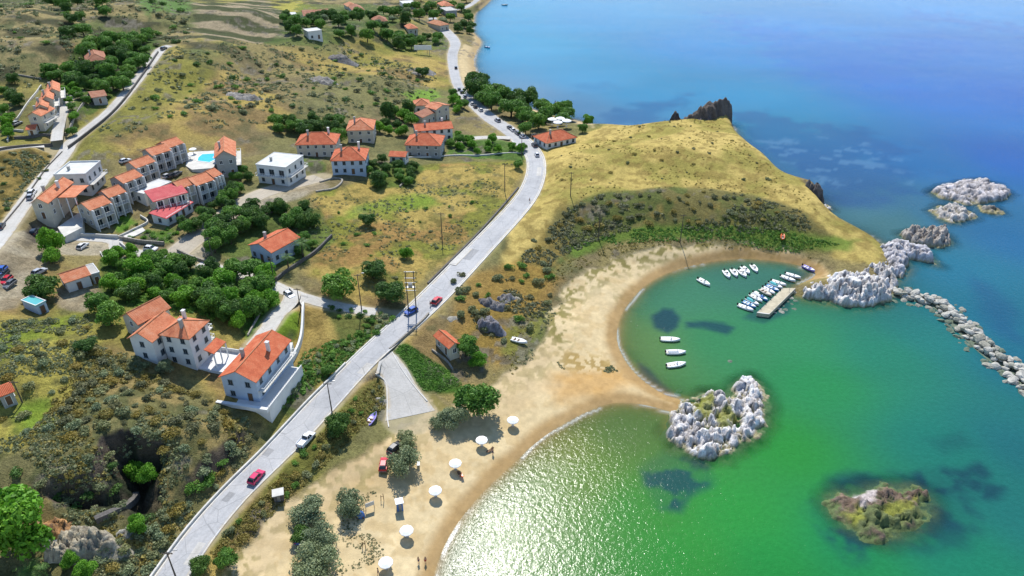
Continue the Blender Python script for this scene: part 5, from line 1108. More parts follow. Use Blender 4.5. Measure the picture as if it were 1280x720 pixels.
for px, py, s, lab in [(376,304,1.15,'tall palm right of the red roofed pale blue house'),(358,322,.9,'shorter palm by the lane wall below the tall palm'),(38,712,1.0,'palm crown at the bottom left edge'),(28,318,.0,'')]:
    if not s: continue
    x, y, z = G(px, py)
    for _ in range(4): q = atz(px, py, z+4*s); z = hz(*q)
    r = empty('palm_tree', (float(q[0]), float(q[1]), z), px); r.scale = (s,)*3; link('trunk', pt_, r); link('crown', pf, r); tag(r, lab, 'palm')

# bushes: one mesh each, shared
def bush_proto(seed, mat, n=420, R=1.0, size=.2):
    rnd = random.Random(seed); bl = [(rnd.uniform(-.5,.5), rnd.uniform(-.5,.5), rnd.uniform(.2,.45), rnd.uniform(.35,.6)) for _ in range(6)]
    return cloud_mesh('bush', leaf_cloud(seed, bl, n, size), M[mat])
BP = {k: [bush_proto(700+i*10+j, m_) for j in range(3)] for i, (k, m_) in enumerate([('scrub','leaf_scrub'),('slope','leaf_slope'),('ochre','leaf_ochre'),('green','leaf_green'),('dark','leaf_dark'),('grey','leaf_grey'),('bright','leaf_bright')])}
def bush(x, y, R, kind, label, group, rnd, name='bush', hs=.85):
    if polydist(np.array([x]), np.array([y]), pit)[0] > .3: return
    BUSHES.append((R/math.hypot(x, y, CAM_H), rnd.choice(BP[kind]), (float(x), float(y)), rnd.uniform(0, 6.3), (R*rnd.uniform(.85,1.2), R*rnd.uniform(.85,1.2), R*hs*rnd.uniform(.8,1.2)), label, group, name, R))
rnd = random.Random(77)
for q_, w_q in zip(pit_front.tolist()+((pit_front[1:4]+pit_edge[3:6])/2).tolist()+(pit_edge[:6]*.75+pit.mean(0)*.25).tolist(), range(99)):
    BUSHES.append((.02, rnd.choice(BP['dark' if w_q % 2 else 'scrub']), (q_[0]+rnd.uniform(-1, 1), q_[1]+rnd.uniform(-1, 1)), rnd.uniform(0, 6), (1.6, 1.5, 1.2), 'shaded bush growing on the rocky sides of the gorge', 'bushes in the shaded gorge', 'bush', 1.5))
for i, (pts, n, R0, R1, kinds, md, lab, grp) in enumerate([
  ([(668,300),(705,266),(760,243),(860,238),(935,247),(990,266),(1010,284),(950,284),(850,280),(770,286),(705,308),(672,330)], 60, .9, 1.9, ('slope','slope','scrub','ochre'), 3.2, 'blue grey bush on the shaded slope above the curved beach', 'bushes on the slope above the curved beach'),
  ([(560,350),(640,330),(690,330),(690,380),(650,440),(600,420),(570,395)], 34, 1.0, 2.2, ('slope','scrub','green'), 3, 'bush on the rocky bank between the main road and the beach', 'bushes on the bank above the beach'),
  ([(120,440),(200,462),(262,505),(320,535),(318,560),(262,618),(200,560),(130,535),(80,560),(80,500)], 75, .9, 2.0, ('scrub','grey','slope','ochre','slope'), 2.6, 'rounded scrub bush on the steep slope below the joined houses', 'scrub bushes on the slope below the joined houses'),
  ([(125,690),(200,650),(255,600),(300,560),(215,660),(190,715),(120,715)], 34, 1.0, 2.0, ('scrub','grey','ochre','green'), 2, 'scrub bush between the gorge and the lower main road', 'scrub bushes beside the lower main road'),
  ([(0,405),(100,400),(122,430),(90,480),(60,540),(0,560)], 30, .9, 1.8, ('scrub','grey','ochre'), 3.4, 'low bush scattered on the yellow meadow at the left', 'bushes on the left meadow'),
  ([(345,478),(420,425),(490,392),(492,404),(420,448),(356,500)], 38, .9, 1.5, ('green','grey','green'), 1.9, 'leafy oleander bush in the hedge along the main road', 'oleander hedge bushes along the main road'),
  ([(415,385),(480,392),(470,402),(418,400)], 12, .9, 1.4, ('green','dark'), 2.2, 'bush in the row below the lane near the road junction', 'bushes below the lane end'),
  ([(420,262),(540,240),(620,235),(560,300),(500,350),(430,330)], 26, .6, 1.3, ('green','scrub'), 5, 'small bush dotted over the yellow field', 'small bushes in the yellow field'),
  ([(700,195),(780,165),(850,145),(905,170),(985,235),(930,236),(800,228),(700,240)], 40, .5, 1.1, ('scrub','ochre','slope'), 6, 'small dark tussock bush on the yellow headland plateau', 'small bushes on the headland plateau'),
  ([(0,196),(72,192),(60,215),(0,270)], 22, .6, 1.2, ('scrub','dark'), 5, 'dark bush in the dry brown field at the left edge', 'bushes in the dry brown field'),
  ([(215,70),(440,60),(540,95),(540,125),(420,140),(230,150),(150,170),(190,110)], 130, .9, 2.6, ('scrub','dark','slope','green'), 5, 'bush scattered over the dry hillside above the village', 'bushes on the dry hillside'),
  ([(0,5),(230,0),(240,50),(180,60),(60,110),(0,120)], 100, 1.3, 3.0, ('scrub','dark','green','slope'), 6, 'bush on the terraced upper left hillside', 'bushes on the upper left hillside'),
  ([(262,690),(330,620),(395,552),(425,515),(440,530),(395,585),(325,650),(275,710)], 26, .7, 1.4, ('ochre','green','scrub'), 2.2, 'low bush on the verge between the main road and the beach track', 'verge bushes beside the beach track'),
  ([(435,500),(478,470),(482,490),(470,520),(440,530)], 9, .6, 1.1, ('green','scrub'), 2.2, 'low bush on the green triangle left of the beach ramp', 'bushes left of the beach ramp'),
  ([(150,268),(176,282),(200,300),(160,300)], 9, .7, 1.2, ('bright','green'), 2.4, 'garden bush on the hotel lawn', 'garden bushes of the hotel'),
  ([(185,290),(225,285),(215,306),(190,308)], 9, .8, 1.4, ('green','bright'), 2.4, 'garden bush under the pink roofed wing', 'garden bushes under the pink roofed wing')]):
    rnd = random.Random(1500+i)
    for q in inpoly(pts, n, md, 80+i): bush(q[0], q[1], rnd.uniform(R0, R1), rnd.choice(kinds), lab, grp, rnd)
BUSHES.sort(key=lambda b: -b[0]); bz_ = height([b[2][0] for b in BUSHES], [b[2][1] for b in BUSHES])
rest = []; rmat = []; rslots = {}
for k, (q, me, p, rz, sc_, lab, grp, nm, R) in enumerate(BUSHES):
    if k < 290:
        o = link(nm, me); o.location = (*p, bz_[k]-.05*R); o.rotation_euler = (0, 0, rz); o.scale = sc_; tag(o, lab, 'bush', grp)
    else:
        V = np.empty(len(me.vertices)*3, np.float32); me.vertices.foreach_get('co', V); V = V.reshape(-1, 3)*np.array(sc_); c_, s_ = math.cos(rz), math.sin(rz)
        V = np.column_stack([V[:, 0]*c_-V[:, 1]*s_+p[0], V[:, 0]*s_+V[:, 1]*c_+p[1], V[:, 2]+bz_[k]-.05*R]); rest.append(V); rmat.append(np.full(len(V)//4, rslots.setdefault(me.materials[0].name, len(rslots))))
rm_ = cloud_mesh('distant_bushes', np.vstack(rest), M['leaf_scrub']); rm_.materials.clear(); [rm_.materials.append(bpy.data.materials[n_]) for n_ in rslots]
rm_.polygons.foreach_set('material_index', np.concatenate(rmat).astype(np.int32)); tag(link('distant_bushes', rm_), kind='stuff')
# ground cover nobody could count:  tussocks as one object per kind of cover
def tuft_field(name, specs, seed, hf=.7):
    r = np.random.RandomState(seed); allV = []
    mats = None
    for pts, n, R0, R1, dens in specs:
        P = gpoly(pts); lo = P.min(0); hi = P.max(0); c = r.uniform(lo, hi, (n*4, 2)); c = c[polydist(c[:, 0], c[:, 1], P) > 0]
        c = c[fbm(c[:, 0], c[:, 1], 9, 3, 400+seed) > dens][:n]; z, d, zc, rm = height(c[:, 0], c[:, 1], True); ok = (rm > .6) & (d > 3) & (polydist(c[:, 0], c[:, 1], pit) < 1.2); c = c[ok]; z = z[ok]
        for x, y, zz in zip(c[:, 0], c[:, 1], z):
            R = r.uniform(R0, R1); k = 24; dd = r.normal(size=(k, 3)); dd /= np.linalg.norm(dd, axis=1)[:, None]; dd[:, 2] = np.abs(dd[:, 2]); Pn = np.array([x, y, zz])+dd*R*np.array([1, 1, hf]); u = r.normal(size=(k, 3))*R*.21; v = np.cross(u, dd)*.9
            allV.append(np.stack([Pn-u, Pn-v, Pn+u, Pn+v], 1).reshape(-1, 3))
    return np.vstack(allV)
for nm, mat, seed, specs in [
  ('hillside_scrub', 'leaf_scrub', 1, [([(120,430),(200,455),(270,505),(322,535),(310,570),(190,720),(110,720),(60,600),(20,560),(80,490)], 1900, .2, .55, .44), ([(0,400),(110,392),(122,430),(80,500),(20,565),(0,565)], 900, .2, .5, .45), ([(150,70),(440,55),(545,90),(545,130),(420,150),(230,160),(120,175)], 1700, .4, .9, .52), ([(0,0),(240,0),(240,60),(120,60),(0,150)], 1500, .6, 1.2, .5), ([(0,190),(75,190),(60,220),(0,285)], 500, .3, .7, .45), ([(380,250),(640,200),(640,245),(500,372),(400,345)], 900, .2, .5, .5)]),
  ('slope_scrub', 'leaf_slope', 2, [([(650,320),(705,264),(760,241),(860,236),(940,245),(1000,264),(1020,290),(950,292),(850,288),(770,292),(700,320),(660,350)], 1500, .3, .7, .46), ([(570,350),(690,330),(690,385),(650,450),(600,420)], 700, .25, .6, .48)]),
  ('dry_grass', 'leaf_ochre', 3, [([(262,690),(330,615),(395,548),(478,470),(482,510),(430,560),(330,655),(275,712)], 1500, .15, .4, .35), ([(690,200),(770,165),(850,140),(910,165),(1000,240),(1060,290),(1000,262),(860,233),(700,260)], 900, .15, .4, .5), ([(120,430),(322,535),(190,720),(20,560)], 900, .25, .6, .45), ([(700,330),(760,305),(850,298),(950,302),(1040,325),(960,318),(860,304),(770,316),(700,350),(670,400),(660,440),(640,470),(630,440)], 1300, .18, .45, .42)]),
  ('beach_plants', 'leaf_scrub', 4, [([(692,440),(722,436),(762,452),(772,464),(740,470),(700,460)], 420, .12, .32, .45), ([(430,625),(470,610),(480,700),(420,720)], 380, .1, .22, .45), ([(690,400),(720,350),(700,345),(680,395),(665,450),(600,490),(640,470)], 500, .15, .4, .45)]),
  ('green_cover', 'leaf_green', 5, [([(484,432),(508,430),(562,464),(578,480),(545,494),(500,476)], 1700, .12, .32, .2), ([(130,325),(330,350),(340,385),(300,410),(160,380)], 1300, .3, .7, .4), ([(700,312),(760,293),(850,284),(950,285),(1050,305),(1000,316),(900,298),(760,306)], 1100, .2, .5, .35), ([(380,440),(490,402),(480,420),(350,510)], 500, .25, .6, .4)])]:
    tag(link(nm, cloud_mesh(nm, tuft_field(nm, specs, seed), M[mat])), kind='stuff')

# ------------------------------------------------------------------ poles and furniture
def height_to(x, y, py):
    """height at which a plumb line over x,y crosses photo row py"""
    v = (360-py)/FPX; return CAM_H+y*(-sp+v*cp)/(cp+v*sp)
def utility_pole(px, py, ptop, label, lamp=False, cross=True, r=.16):
    x, y, z = G(px, py); h = max(4.5, min(11, height_to(x, y, ptop)-z)); root = empty('utility_pole', (x, y, z)); tag(root, label, 'pole', 'utility and lamp poles')
    m = MB(); m.tube((0,0,-.5), (0,0,h), r, r*.6, 8); m.build('pole', M['pole_wood'], root)
    if cross:
        m = MB(); m.box(-.9, .9, -.06, .06, h-.5, h-.36); [m.tube((a, 0, h-.36), (a, 0, h-.16), .05, n=6) for a in (-.8, -.3, .3, .8)]; m.build('crossarm', M['pole_wood'], root)
    if lamp:
        m = MB(); m.tube((0,0,h-.2), (1.3,.2,h+.25), .05, n=6); o = m.build('lamp_arm', M['metal'], root); m = MB(); m.box(1.15, 1.75, .1, .34, h+.18, h+.32); m.build('lamp_head', M['metal'], o)
    return root
poles = {}
for a in [(415,515,478,'leaning tall pole beside the round dark tree on the verge',True),(220,722,690,'lamp pole at the very bottom of the main road',True),(452,387,322,'tall pole where the lane meets the yellow field, with a lamp',True),(553,305,250,'pole standing in the middle of the yellow field',False),
  (631,240,200,'thin pole at the corner of the yellow field by the road bend',False),(652,196,172,'lamp pole on the inner kerb of the road bend',True),(713,245,215,'lone pole on the edge of the headland plateau',False),(748,298,262,'pole on the green foot of the headland slope',False),(850,303,268,'pole behind the sand of the curved beach',False),
  (268,331,296,'wooden pole beside the gravel track end',False),(344,357,322,'pole at the lane fork above the villa drive',False),(28,503,476,'leaning pole by the tiny red roofed hut',False),(592,125,98,'pole among the parked cars on the coast road',True),(534,66,54,'short pole on the far hillside',False),(376,388,360,'pole at the gate of the villa drive',False)]:
    utility_pole(a[0], a[1], a[2], a[3], a[4])
xa, ya, za = G(512, 393); xb, yb, zb = G(519.5, 389); h = min(13, height_to(xa, ya, 326)-za); root = empty('transformer_mast', ((xa+xb)/2, (ya+yb)/2, za)); tag(root, 'tall twin post lattice mast with transformer at the lane junction', 'mast')
w2 = math.hypot(xb-xa, yb-ya)/2; w2 = max(.7, min(w2, 1.1))
for s in (-1, 1): m = MB(); m.tube((s*w2,0,-.5), (s*w2,0,h), .17, .11, 8); m.build('post', M['pole_wood'], root)
for zz in (h-.3, h-2.2, h-3.6, h-5.0, h-6.0): m = MB(); m.box(-w2-.35, w2+.35, -.08, .08, zz, zz+.14); m.build('crossarm', M['metal'], root)
m = MB(); m.box(-.5, .5, -.4, .4, h-4.85, h-3.7); [m.tube((a,0,h-3.7), (a,0,h-3.35), .07, n=6) for a in (-.3, 0, .3)]; m.build('transformer', M['metal'], root)
m = MB(); m.box(-w2-.1, w2+.1, -.5, .5, h-5.0+.145, h-5.0+.2); m.build('platform', M['metal'], root)
x, y, z = G(529, 68); root = empty('signboard', (x, y, z)); tag(root, 'blank pale hoarding on posts on the far hillside by the coast road', 'sign')
hb = 4.6; m = MB(); m.box(-5.5, 5.5, -.1, .1, hb-1.8, hb+1.0); m.build('panel', M['white_paint'], root)
for a in (-4, 4): m = MB(); m.tube((a, .25, -.5), (a, .25, hb+.8), .14, n=8); m.build('post', M['metal'], root)
# beach notice board
x, y, z = G(463, 637); root = empty('notice_board', (x, y, z), .5); tag(root, 'pale notice board on two posts in the sand beside the blue tarpaulin', 'notice board')
m = MB(); m.box(-.9, .9, -.05, .05, 1.0, 2.0); m.build('panel', M['pale_concrete'], root)
for a in (-.85, .85): m = MB(); m.tube((a, .08, -.3), (a, .08, 2.05), .05, n=6); m.build('post', M['wood'], root)
x, y, z = G(451, 646); root = empty('covered_gear', (x, y, z)); tag(root, 'bright blue tarpaulin covered stack beside the notice board', 'tarpaulin')
m = MB(); m.loft([[(math.cos(a)*r*1.0, math.sin(a)*r*.7, q) for a in np.linspace(0, 2*PI, 9)[:-1]] for q, r in ((-.1,.9), (.7,.85), (1.3,.6), (1.6,.2))]); m.build('tarpaulin', M['tarp_blue'], root, True)
m = MB(); m.box(-.7, .7, -.5, .5, -.2, .5); m.build('pallet', M['wood'], root)
def kiosk(px, py, label, w, d, h, wm, rm):
    x, y, z = G(px, py); root = empty('kiosk', (x, y, z), .3); tag(root, label, 'kiosk'); m = MB(); m.box(-w/2, w/2, -d/2, d/2, -.3, h); m.build('wall', M[wm], root)
    m = MB(); m.box(-w/2-.2, w/2+.2, -d/2-.2, d/2+.2, h+.003, h+.15); m.build('roof', M[rm], root); m = MB(); m.box(-.3, .3, -d/2-.05, -d/2-.004, 0, min(1.8, h-.2)); m.build('door', M['metal'], root)
kiosk(349, 623, 'little dark pump house with a pale lid on the verge of the beach track', 1.8, 1.6, 1.6, 'dark_stone_and_shade', 'pale_concrete')
kiosk(500, 636, 'small white and blue beach cabin standing alone on the sand', 1.2, 1.2, 2.1, 'tarp_blue', 'white_paint')
for px, py, lab in [(478,626,'pair of weathered timber stakes planted behind the beach cabin'),(455,685,'pair of weathered timber stakes in front of the lower tamarisks')]:
    x, y, z = G(px, py); m = MB(); m.tube((-.3,0,-.3), (-.2,.05,1.5), .07, n=6); m.tube((.3,.1,-.3), (.25,.1,1.9), .07, n=6); m.tube((-.3,.02,1.1), (.35,.1,1.2), .05, n=6); o = m.build('timber_stakes', M['wood']); o.location = (x, y, z); tag(o, lab, 'stakes')

# umbrellas
def umbrella_proto(sc=1.0, hh=2.2, mat='canvas'):
    n = 10; R = 1.35*sc; m = MB(); apex = (0, 0, hh)
    rim = [(R*math.cos(2*PI*i/n), R*math.sin(2*PI*i/n), hh-.42) for i in range(n)]; mid = [(R*.5*math.cos(2*PI*i/n), R*.5*math.sin(2*PI*i/n), hh-.13) for i in range(n)]
    for i in range(n):
        j = (i+1) % n; m.tri(apex, mid[i], mid[j]); m.quad(mid[i], rim[i], rim[j], mid[j]); m.quad(rim[i], (rim[i][0]*1.01, rim[i][1]*1.01, hh-.57), (rim[j][0]*1.01, rim[j][1]*1.01, hh-.57), rim[j])
    return m.mesh('canopy', M[mat]), hh
um, uh = umbrella_proto(); uroot = empty('beach_umbrella', (0,0,0)); link('canopy', um, uroot)
m = MB(); m.tube((0,0,-.3), (0,0,uh+.12), .035, n=6); m.build('pole', M['white_paint'], uroot); m = MB(); m.tube((0,0,0), (0,0,.12), .35, .3, 12); m.build('base', M['concrete'], uroot)
m = MB(); m.tube((0,0,.55), (0,0,.6), .32, n=12); m.build('side_table', M['white_paint'], uroot)
U = [(641,524,'white beach umbrella nearest the large trees, uppermost of the row'),(602,549,'white beach umbrella above the orange lounger'),(569,578,'white beach umbrella third from the top of the row, by the wet sand'),(544,612,'white beach umbrella fourth from the top, level with the beach cabin'),(508,662,'white beach umbrella second from the bottom of the row'),(482,702,'white beach umbrella lowest in the row at the bottom edge')]
for i, (px, py, lab) in enumerate(U):
    r = uroot if i == 0 else copy_tree(uroot); z = 1.6
    for _ in range(5): q = atz(px, py, z+2.0); z = hz(*q)
    r.location = (float(q[0]), float(q[1]), z); r.rotation_euler = (0, 0, i*.7); tag(r, lab, 'umbrella', 'white beach umbrellas')
def lounger(px, py, rz, mat, label):
    x, y, z = G(px, py); r = empty('sun_lounger', (x, y, z), rz); tag(r, label, 'lounger'); m = MB(); m.box(-.3, .3, -.2, .95, .28, .36); m.build('seat', M[mat], r)
    m = MB(); m.quad((-.3,-.2,.3), (.3,-.2,.3), (.3,-.8,.75), (-.3,-.8,.75)); m.quad((-.3,-.2,.36), (-.3,-.8,.81), (.3,-.8,.81), (.3,-.2,.36)); m.quad((-.3,-.8,.75),(.3,-.8,.75),(.3,-.8,.81),(-.3,-.8,.81)); m.build('backrest', M[mat], r)
    for a in (-.26, .26):
        for b in (-.1, .85): m = MB(); m.box(a-.03, a+.03, b-.03, b+.03, -.05, .28); m.build('leg', M['white_paint'], r)
lounger(577, 596, .4, 'orange_gel', 'orange sun lounger beside the second umbrella'); lounger(574.5, 594, .4, 'wood', 'brown sun lounger touching the orange one')
lounger(613, 564, 2.2, 'wood', 'brown lounger by the wet sand below the uppermost umbrella'); lounger(523, 582, .1, 'white_paint', 'white lounger at the foot of the middle tamarisks')
lounger(505, 667, 1.0, 'tarp_blue', 'blue lounger in the shade of the second lowest umbrella'); lounger(486, 706, .8, 'tarp_blue', 'blue lounger under the lowest umbrella')

# ------------------------------------------------------------------ people (about eight pixels tall here)
def skin_figure(name, J, E, Rr, mat, parent):
    me = bpy.data.meshes.new(name); me.from_pydata(J, E, []); o = bpy.data.objects.new(name, me); C.objects.link(o)
    md = o.modifiers.new('skin', 'SKIN'); me.skin_vertices.new() if not me.skin_vertices else None
    for v, r in zip(me.skin_vertices[0].data, Rr): v.radius = (r, r)
    me.skin_vertices[0].data[0].use_root = True; sb = o.modifiers.new('sub', 'SUBSURF'); sb.levels = 1; sb.render_levels = 1
    dg = bpy.context.evaluated_depsgraph_get(); nm = bpy.data.meshes.new_from_object(o.evaluated_get(dg)); bpy.data.objects.remove(o)
    nm.materials.clear(); nm.materials.append(mat); nm.shade_smooth(); return link(name, nm, parent)
def person(px, py, rz, label, swim, pose='stand', hgt=1.74):
    x, y, z = G(px, py); r = empty('person', (x, y, z), rz); r.scale = (hgt/1.74,)*3; tag(r, label, 'person')
    st = .16 if pose == 'walk' else .03
    J = [(0,0,.93),(0,0,1.12),(0,.0,1.36),(0,.01,1.48),(0,.02,1.6),(0,.03,1.7),
         (.17,0,1.40),(.25,.02,1.13),(.24,.12,.88),(.23,.17,.80),(-.17,0,1.40),(-.25,-.02,1.13),(-.24,.06,.88),(-.23,.10,.80),
         (.09,0,.88),(.10,st+.03,.48),(.10,st-.04,.08),(.10,st+.12,.03),(-.09,0,.88),(-.10,-st+.05,.48),(-.10,-st-.08,.08),(-.10,-st+.08,.03)]
    E = [(0,1),(1,2),(2,3),(3,4),(4,5),(2,6),(6,7),(7,8),(8,9),(2,10),(10,11),(11,12),(12,13),(0,14),(14,15),(15,16),(16,17),(0,18),(18,19),(19,20),(20,21)]
    R = [.14,.125,.15,.06,.10,.085,.065,.045,.035,.03,.065,.045,.035,.03,.095,.06,.042,.035,.095,.06,.042,.035]
    b = skin_figure('body', J, E, R, M['skin'], r)
    m = MB(); m.loft([[(math.cos(a)*q, math.sin(a)*q*.8, h_) for a in np.linspace(0, 2*PI, 13)[:-1]] for h_, q in ((.72,.20),(.82,.205),(.95,.185),(1.0,.17))]); m.build('shorts', M[swim], r, True)
    m = MB(); m.loft([[(math.cos(a)*q, .025+math.sin(a)*q, h_) for a in np.linspace(0, 2*PI, 11)[:-1]] for h_, q in ((1.62,.115),(1.69,.118),(1.75,.09),(1.785,.03))]); m.build('hair', M['hair'], r, True)
person(523.5, 704, 2.6, 'standing person in dark swimwear at the wet sand, left one of the pair', 'swim'); person(532, 704, 3.6, 'standing person in red swimwear at the wet sand, right one of the pair', 'swim_red')
person(473, 718, 1.5, 'person in dark swimwear walking past the lowest umbrella', 'swim', 'walk'); person(616, 568, .6, 'person in dark swimwear beside the upper brown lounger', 'swim'); person(538, 383, 1.0, 'person walking on the road edge below the red car', 'swim', 'walk')
person(662, 253, 2.0, 'person in dark swimwear walking along the main road inside the bend', 'swim', 'walk')

# ------------------------------------------------------------------ cars
def car_proto(kind='hatch'):
    L_, W_, Hh = {'hatch': (3.9, 1.7, 1.48), 'suv': (4.3, 1.8, 1.7), 'pickup': (4.9, 1.8, 1.65)}[kind]
    hx = L_/2
    bodyp = [(-hx,.38),(-hx,.75),(-hx*.97,.92),(-hx*.2,.98),(hx*.45,.93),(hx*.92,.80),(hx,.62),(hx,.35)] # x forward
    cab = {'hatch': [(-hx*.93,.94),(-hx*.80,Hh-.08),(-hx*.60,Hh),(hx*.10,Hh),(hx*.48,.94)], 'suv': [(-hx*.95,.95),(-hx*.88,Hh-.08),(-hx*.70,Hh),(hx*.12,Hh),(hx*.46,.95)], 'pickup': [(-hx*.12,.95),(-hx*.10,Hh-.05),(-hx*.02,Hh),(hx*.26,Hh),(hx*.52,.95)]}[kind]
    def ring(p, wb): return p
    b = MB(); ws = [(-1, .90), (-.92, 1), (.92, 1), (1, .90)]
    rings = []
    for s, k in ws: rings.append([(x*(.985 if k < 1 else 1), s*W_/2, .35+(z-.35)*(.93 if k < 1 else 1)) for x, z in bodyp])
    b.loft(rings, True, True)
    # cabin roof and pillars
    c = MB(); yw = W_/2*.86; rr = []
    for s, k in ((-1, .86), (-.86, 1), (.86, 1), (1, .86)): rr.append([(x, s*yw*(1.0 if z < 1.0 else .86), z*(1 if k == 1 or z < 1 else .985)) for x, z in cab])
    g_ = MB(); g_.loft(rr, True, True)
    i1, i2 = 1, 3; xr0, xr1 = cab[2][0]-.12, cab[3][0]+.02
    c.loft([[(xr0, -yw*.84, Hh-.05), (xr0+.05, -yw*.72, Hh+.02), (xr0+.05, yw*.72, Hh+.02), (xr0, yw*.84, Hh-.05)], [(xr1+.1, -yw*.84, Hh-.05), (xr1, -yw*.72, Hh+.02), (xr1, yw*.72, Hh+.02), (xr1+.1, yw*.84, Hh-.05)]])
    for s in (-1, 1):
        for (xa, za), (xb, zb) in (((cab[-1][0], .93), (cab[3][0]+.04, Hh-.03)), ((cab[0][0]+.02, .93), (cab[1][0], Hh-.06)), (((cab[0][0]+cab[-1][0])/2+.05, .93), ((cab[2][0]+cab[3][0])/2, Hh-.03))):
            c.tube((xa, s*(yw+.01), za), (xb, s*(yw*.87+.01), zb), .045, n=5)
    return b, g_, c, (L_, W_, Hh), kind
CP = {}
def car(px, py, head, colour, label, kind='hatch', group='parked and driving cars', name=None, cargo=None):
    """head: photo point the nose aims at"""
    x, y, z = G(px, py); q = G(*head); rz = math.atan2(q[1]-y, q[0]-x)
    root = empty(name or ('pickup_truck' if kind == 'pickup' else 'car'), (x, y, z+.05), rz); tag(root, label, 'truck' if kind == 'pickup' else 'car', group)
    key = (kind, colour)
    if key not in CP:
        b, g_, c, dim, _ = car_proto(kind); L_, W_, Hh = dim; d = {}
        d['body'] = b.mesh('body', CAR[colour]); d['windows'] = g_.mesh('windows', M['glass']); d['roof'] = c.mesh('roof', CAR[colour])
        m = MB(); m.tube((0,-.1,0), (0,.1,0), .31, n=14); d['wheel'] = m.mesh('wheel', M['rubber']); m = MB(); m.tube((0,-.11,0), (0,.11,0), .17, n=10); d['rim'] = m.mesh('rim', M['metal'])
        m = MB(); m.box(-.03, .03, -.16, .16, -.07, .07); d['headlight'] = m.mesh('headlight', M['white_paint']); d['tail_light'] = m.mesh('tail_light', CAR['red'])
        m = MB(); m.box(-.05, .05, -.75, .75, -.09, .09); d['bumper'] = m.mesh('bumper', M['metal'])
        if kind == 'pickup':
            m = MB(); x0, x1 = -L_/2+.05, -L_*.08
            m.box(x0, x1, -W_/2+.05, -W_/2+.13, .9, 1.25); m.box(x0, x1, W_/2-.13, W_/2-.05, .9, 1.25); m.box(x0, x0+.08, -W_/2+.13, W_/2-.13, .9, 1.25); m.box(x0+.08, x1, -W_/2+.13, W_/2-.13, .985, 1.0); d['cargo_bed'] = m.mesh('cargo_bed', CAR[colour])
        CP[key] = (d, dim)
    d, (L_, W_, Hh) = CP[key]
    for n in ('body', 'windows', 'roof'): link(n, d[n], root)
    if 'cargo_bed' in d: link('cargo_bed', d['cargo_bed'], root)
    for sx in (-1, 1):
        for sy in (-1, 1):
            w = link('wheel', d['wheel'], root); w.location = (sx*L_*.31, sy*(W_/2-.09), .31); link('rim', d['rim'], w)
    for sy in (-1, 1):
        o = link('headlight', d['headlight'], root); o.location = (L_/2+.005, sy*W_*.34, .66); o = link('tail_light', d['tail_light'], root); o.location = (-L_/2-.005, sy*W_*.36, .74)
    for sx in (-1, 1): o = link('bumper', d['bumper'], root); o.location = (sx*(L_/2+.02), 0, .42)
    return root
for a in [(546,378,(570,352),'red','red car driving on the main road above the junction','hatch'),(321,599,(350,565),'crimson','crimson car driving on the lower main road','hatch'),(383,552,(402,530),'white','white pickup truck at the edge of the lower main road','pickup'),
  (671,195,(664,180),'white','white car coming round the road bend','hatch'),(668,183,(658,172),'black','dark car just ahead of the white car in the bend','suv'),
  (574,113,(569,98),'grey','grey car parked beside the coast road, farthest in the line','hatch'),(577,116.5,(570,100),'black','black car second in the line by the coast road','hatch'),(581,122,(573,108),'silver','silver car third in the line by the coast road','hatch'),(590,131,(582,120),'white','white car fourth in the line by the coast road','hatch'),(594,135,(585,124),'black','black car in the shade of the first big roadside trees','hatch'),
  (601,139,(592,130),'white','white car half under the big roadside trees','hatch'),(622,152,(612,146),'silver','silver car parked before the big trees','suv'),(637,161,(628,154),'black','black car at the head of the roadside row near the taverna','hatch'),(641,164,(632,157),'white','white car second in the roadside row near the taverna','hatch'),(647,168,(637,160),'grey','dark grey car third in the roadside row near the taverna','suv'),
  (653,172,(643,164),'white','white car last in the roadside row near the taverna','hatch'),(670,172,(680,170),'black','black car parked against the taverna','suv'),(676,176,(686,174),'grey','dark grey van like car beside the taverna entrance','suv'),(666,157,(674,153),'silver','silver car in the tree shaded car park','hatch'),(672,154,(680,150),'black','black car in the tree shaded car park','hatch'),
  (3,341,(-4,346),'blue','blue car in the left car park, highest of the four','hatch'),(5,346,(-3,350),'black','dark blue car in the left car park','hatch'),(9,353,(0,358),'red','red car in the left car park','hatch'),(13,358,(4,363),'grey','dark grey car lowest in the left car park','hatch'),(2,285,(12,270),'black','black car climbing the village road at the left edge','hatch'),
  (41,243,(48,234),'white','white car parked behind the orange roofed house','suv'),(39,248,(45,238),'silver','silver car behind the orange roofed house','hatch'),(44,292,(50,288),'black','black car under the small plants by the car park','hatch'),(50,342,(60,338),'silver','silver car beside the round dark tree','hatch'),(104,310,(112,306),'white','white car below the hotel entrance wall','hatch'),
  (189,313,(200,315),'white','white car parked on the lane below the hotel','hatch'),(282,269,(292,262),'black','black car on the gravel track by the hotel hedge','hatch'),(362,371,(370,378),'white','white car at the top of the villa drive','hatch'),(210,222,(216,219),'silver','silver car in the hotel courtyard, left of three','hatch'),(216,221,(222,217),'black','black car in the hotel courtyard, middle of three','hatch'),(222,219,(228,215),'grey','grey car in the hotel courtyard, right of three','hatch'),
  (157,203,(164,200),'white','white car behind the left hotel row','hatch'),(480,583,(482,570),'red','red car pressed against the middle tamarisk','hatch'),(494,562,(502,556),'black','dark car half hidden behind the upper tamarisk','hatch'),(379,673,(386,660),'blue','blue car in the shade of the lower tamarisks','hatch'),(205,62,(212,58),'grey','grey car at the top of the climbing village road','hatch'),
  (570,86,(568,70),'black','dark car parked on the sea side of the coast road','hatch'),(514,391,(505,396),'blue','blue car turning out of the lane at the junction','hatch'),(22,156,(30,152),'silver','silver car in the estate yard','hatch')]:
    car(a[0], a[1], a[2], a[3], a[4], a[5])

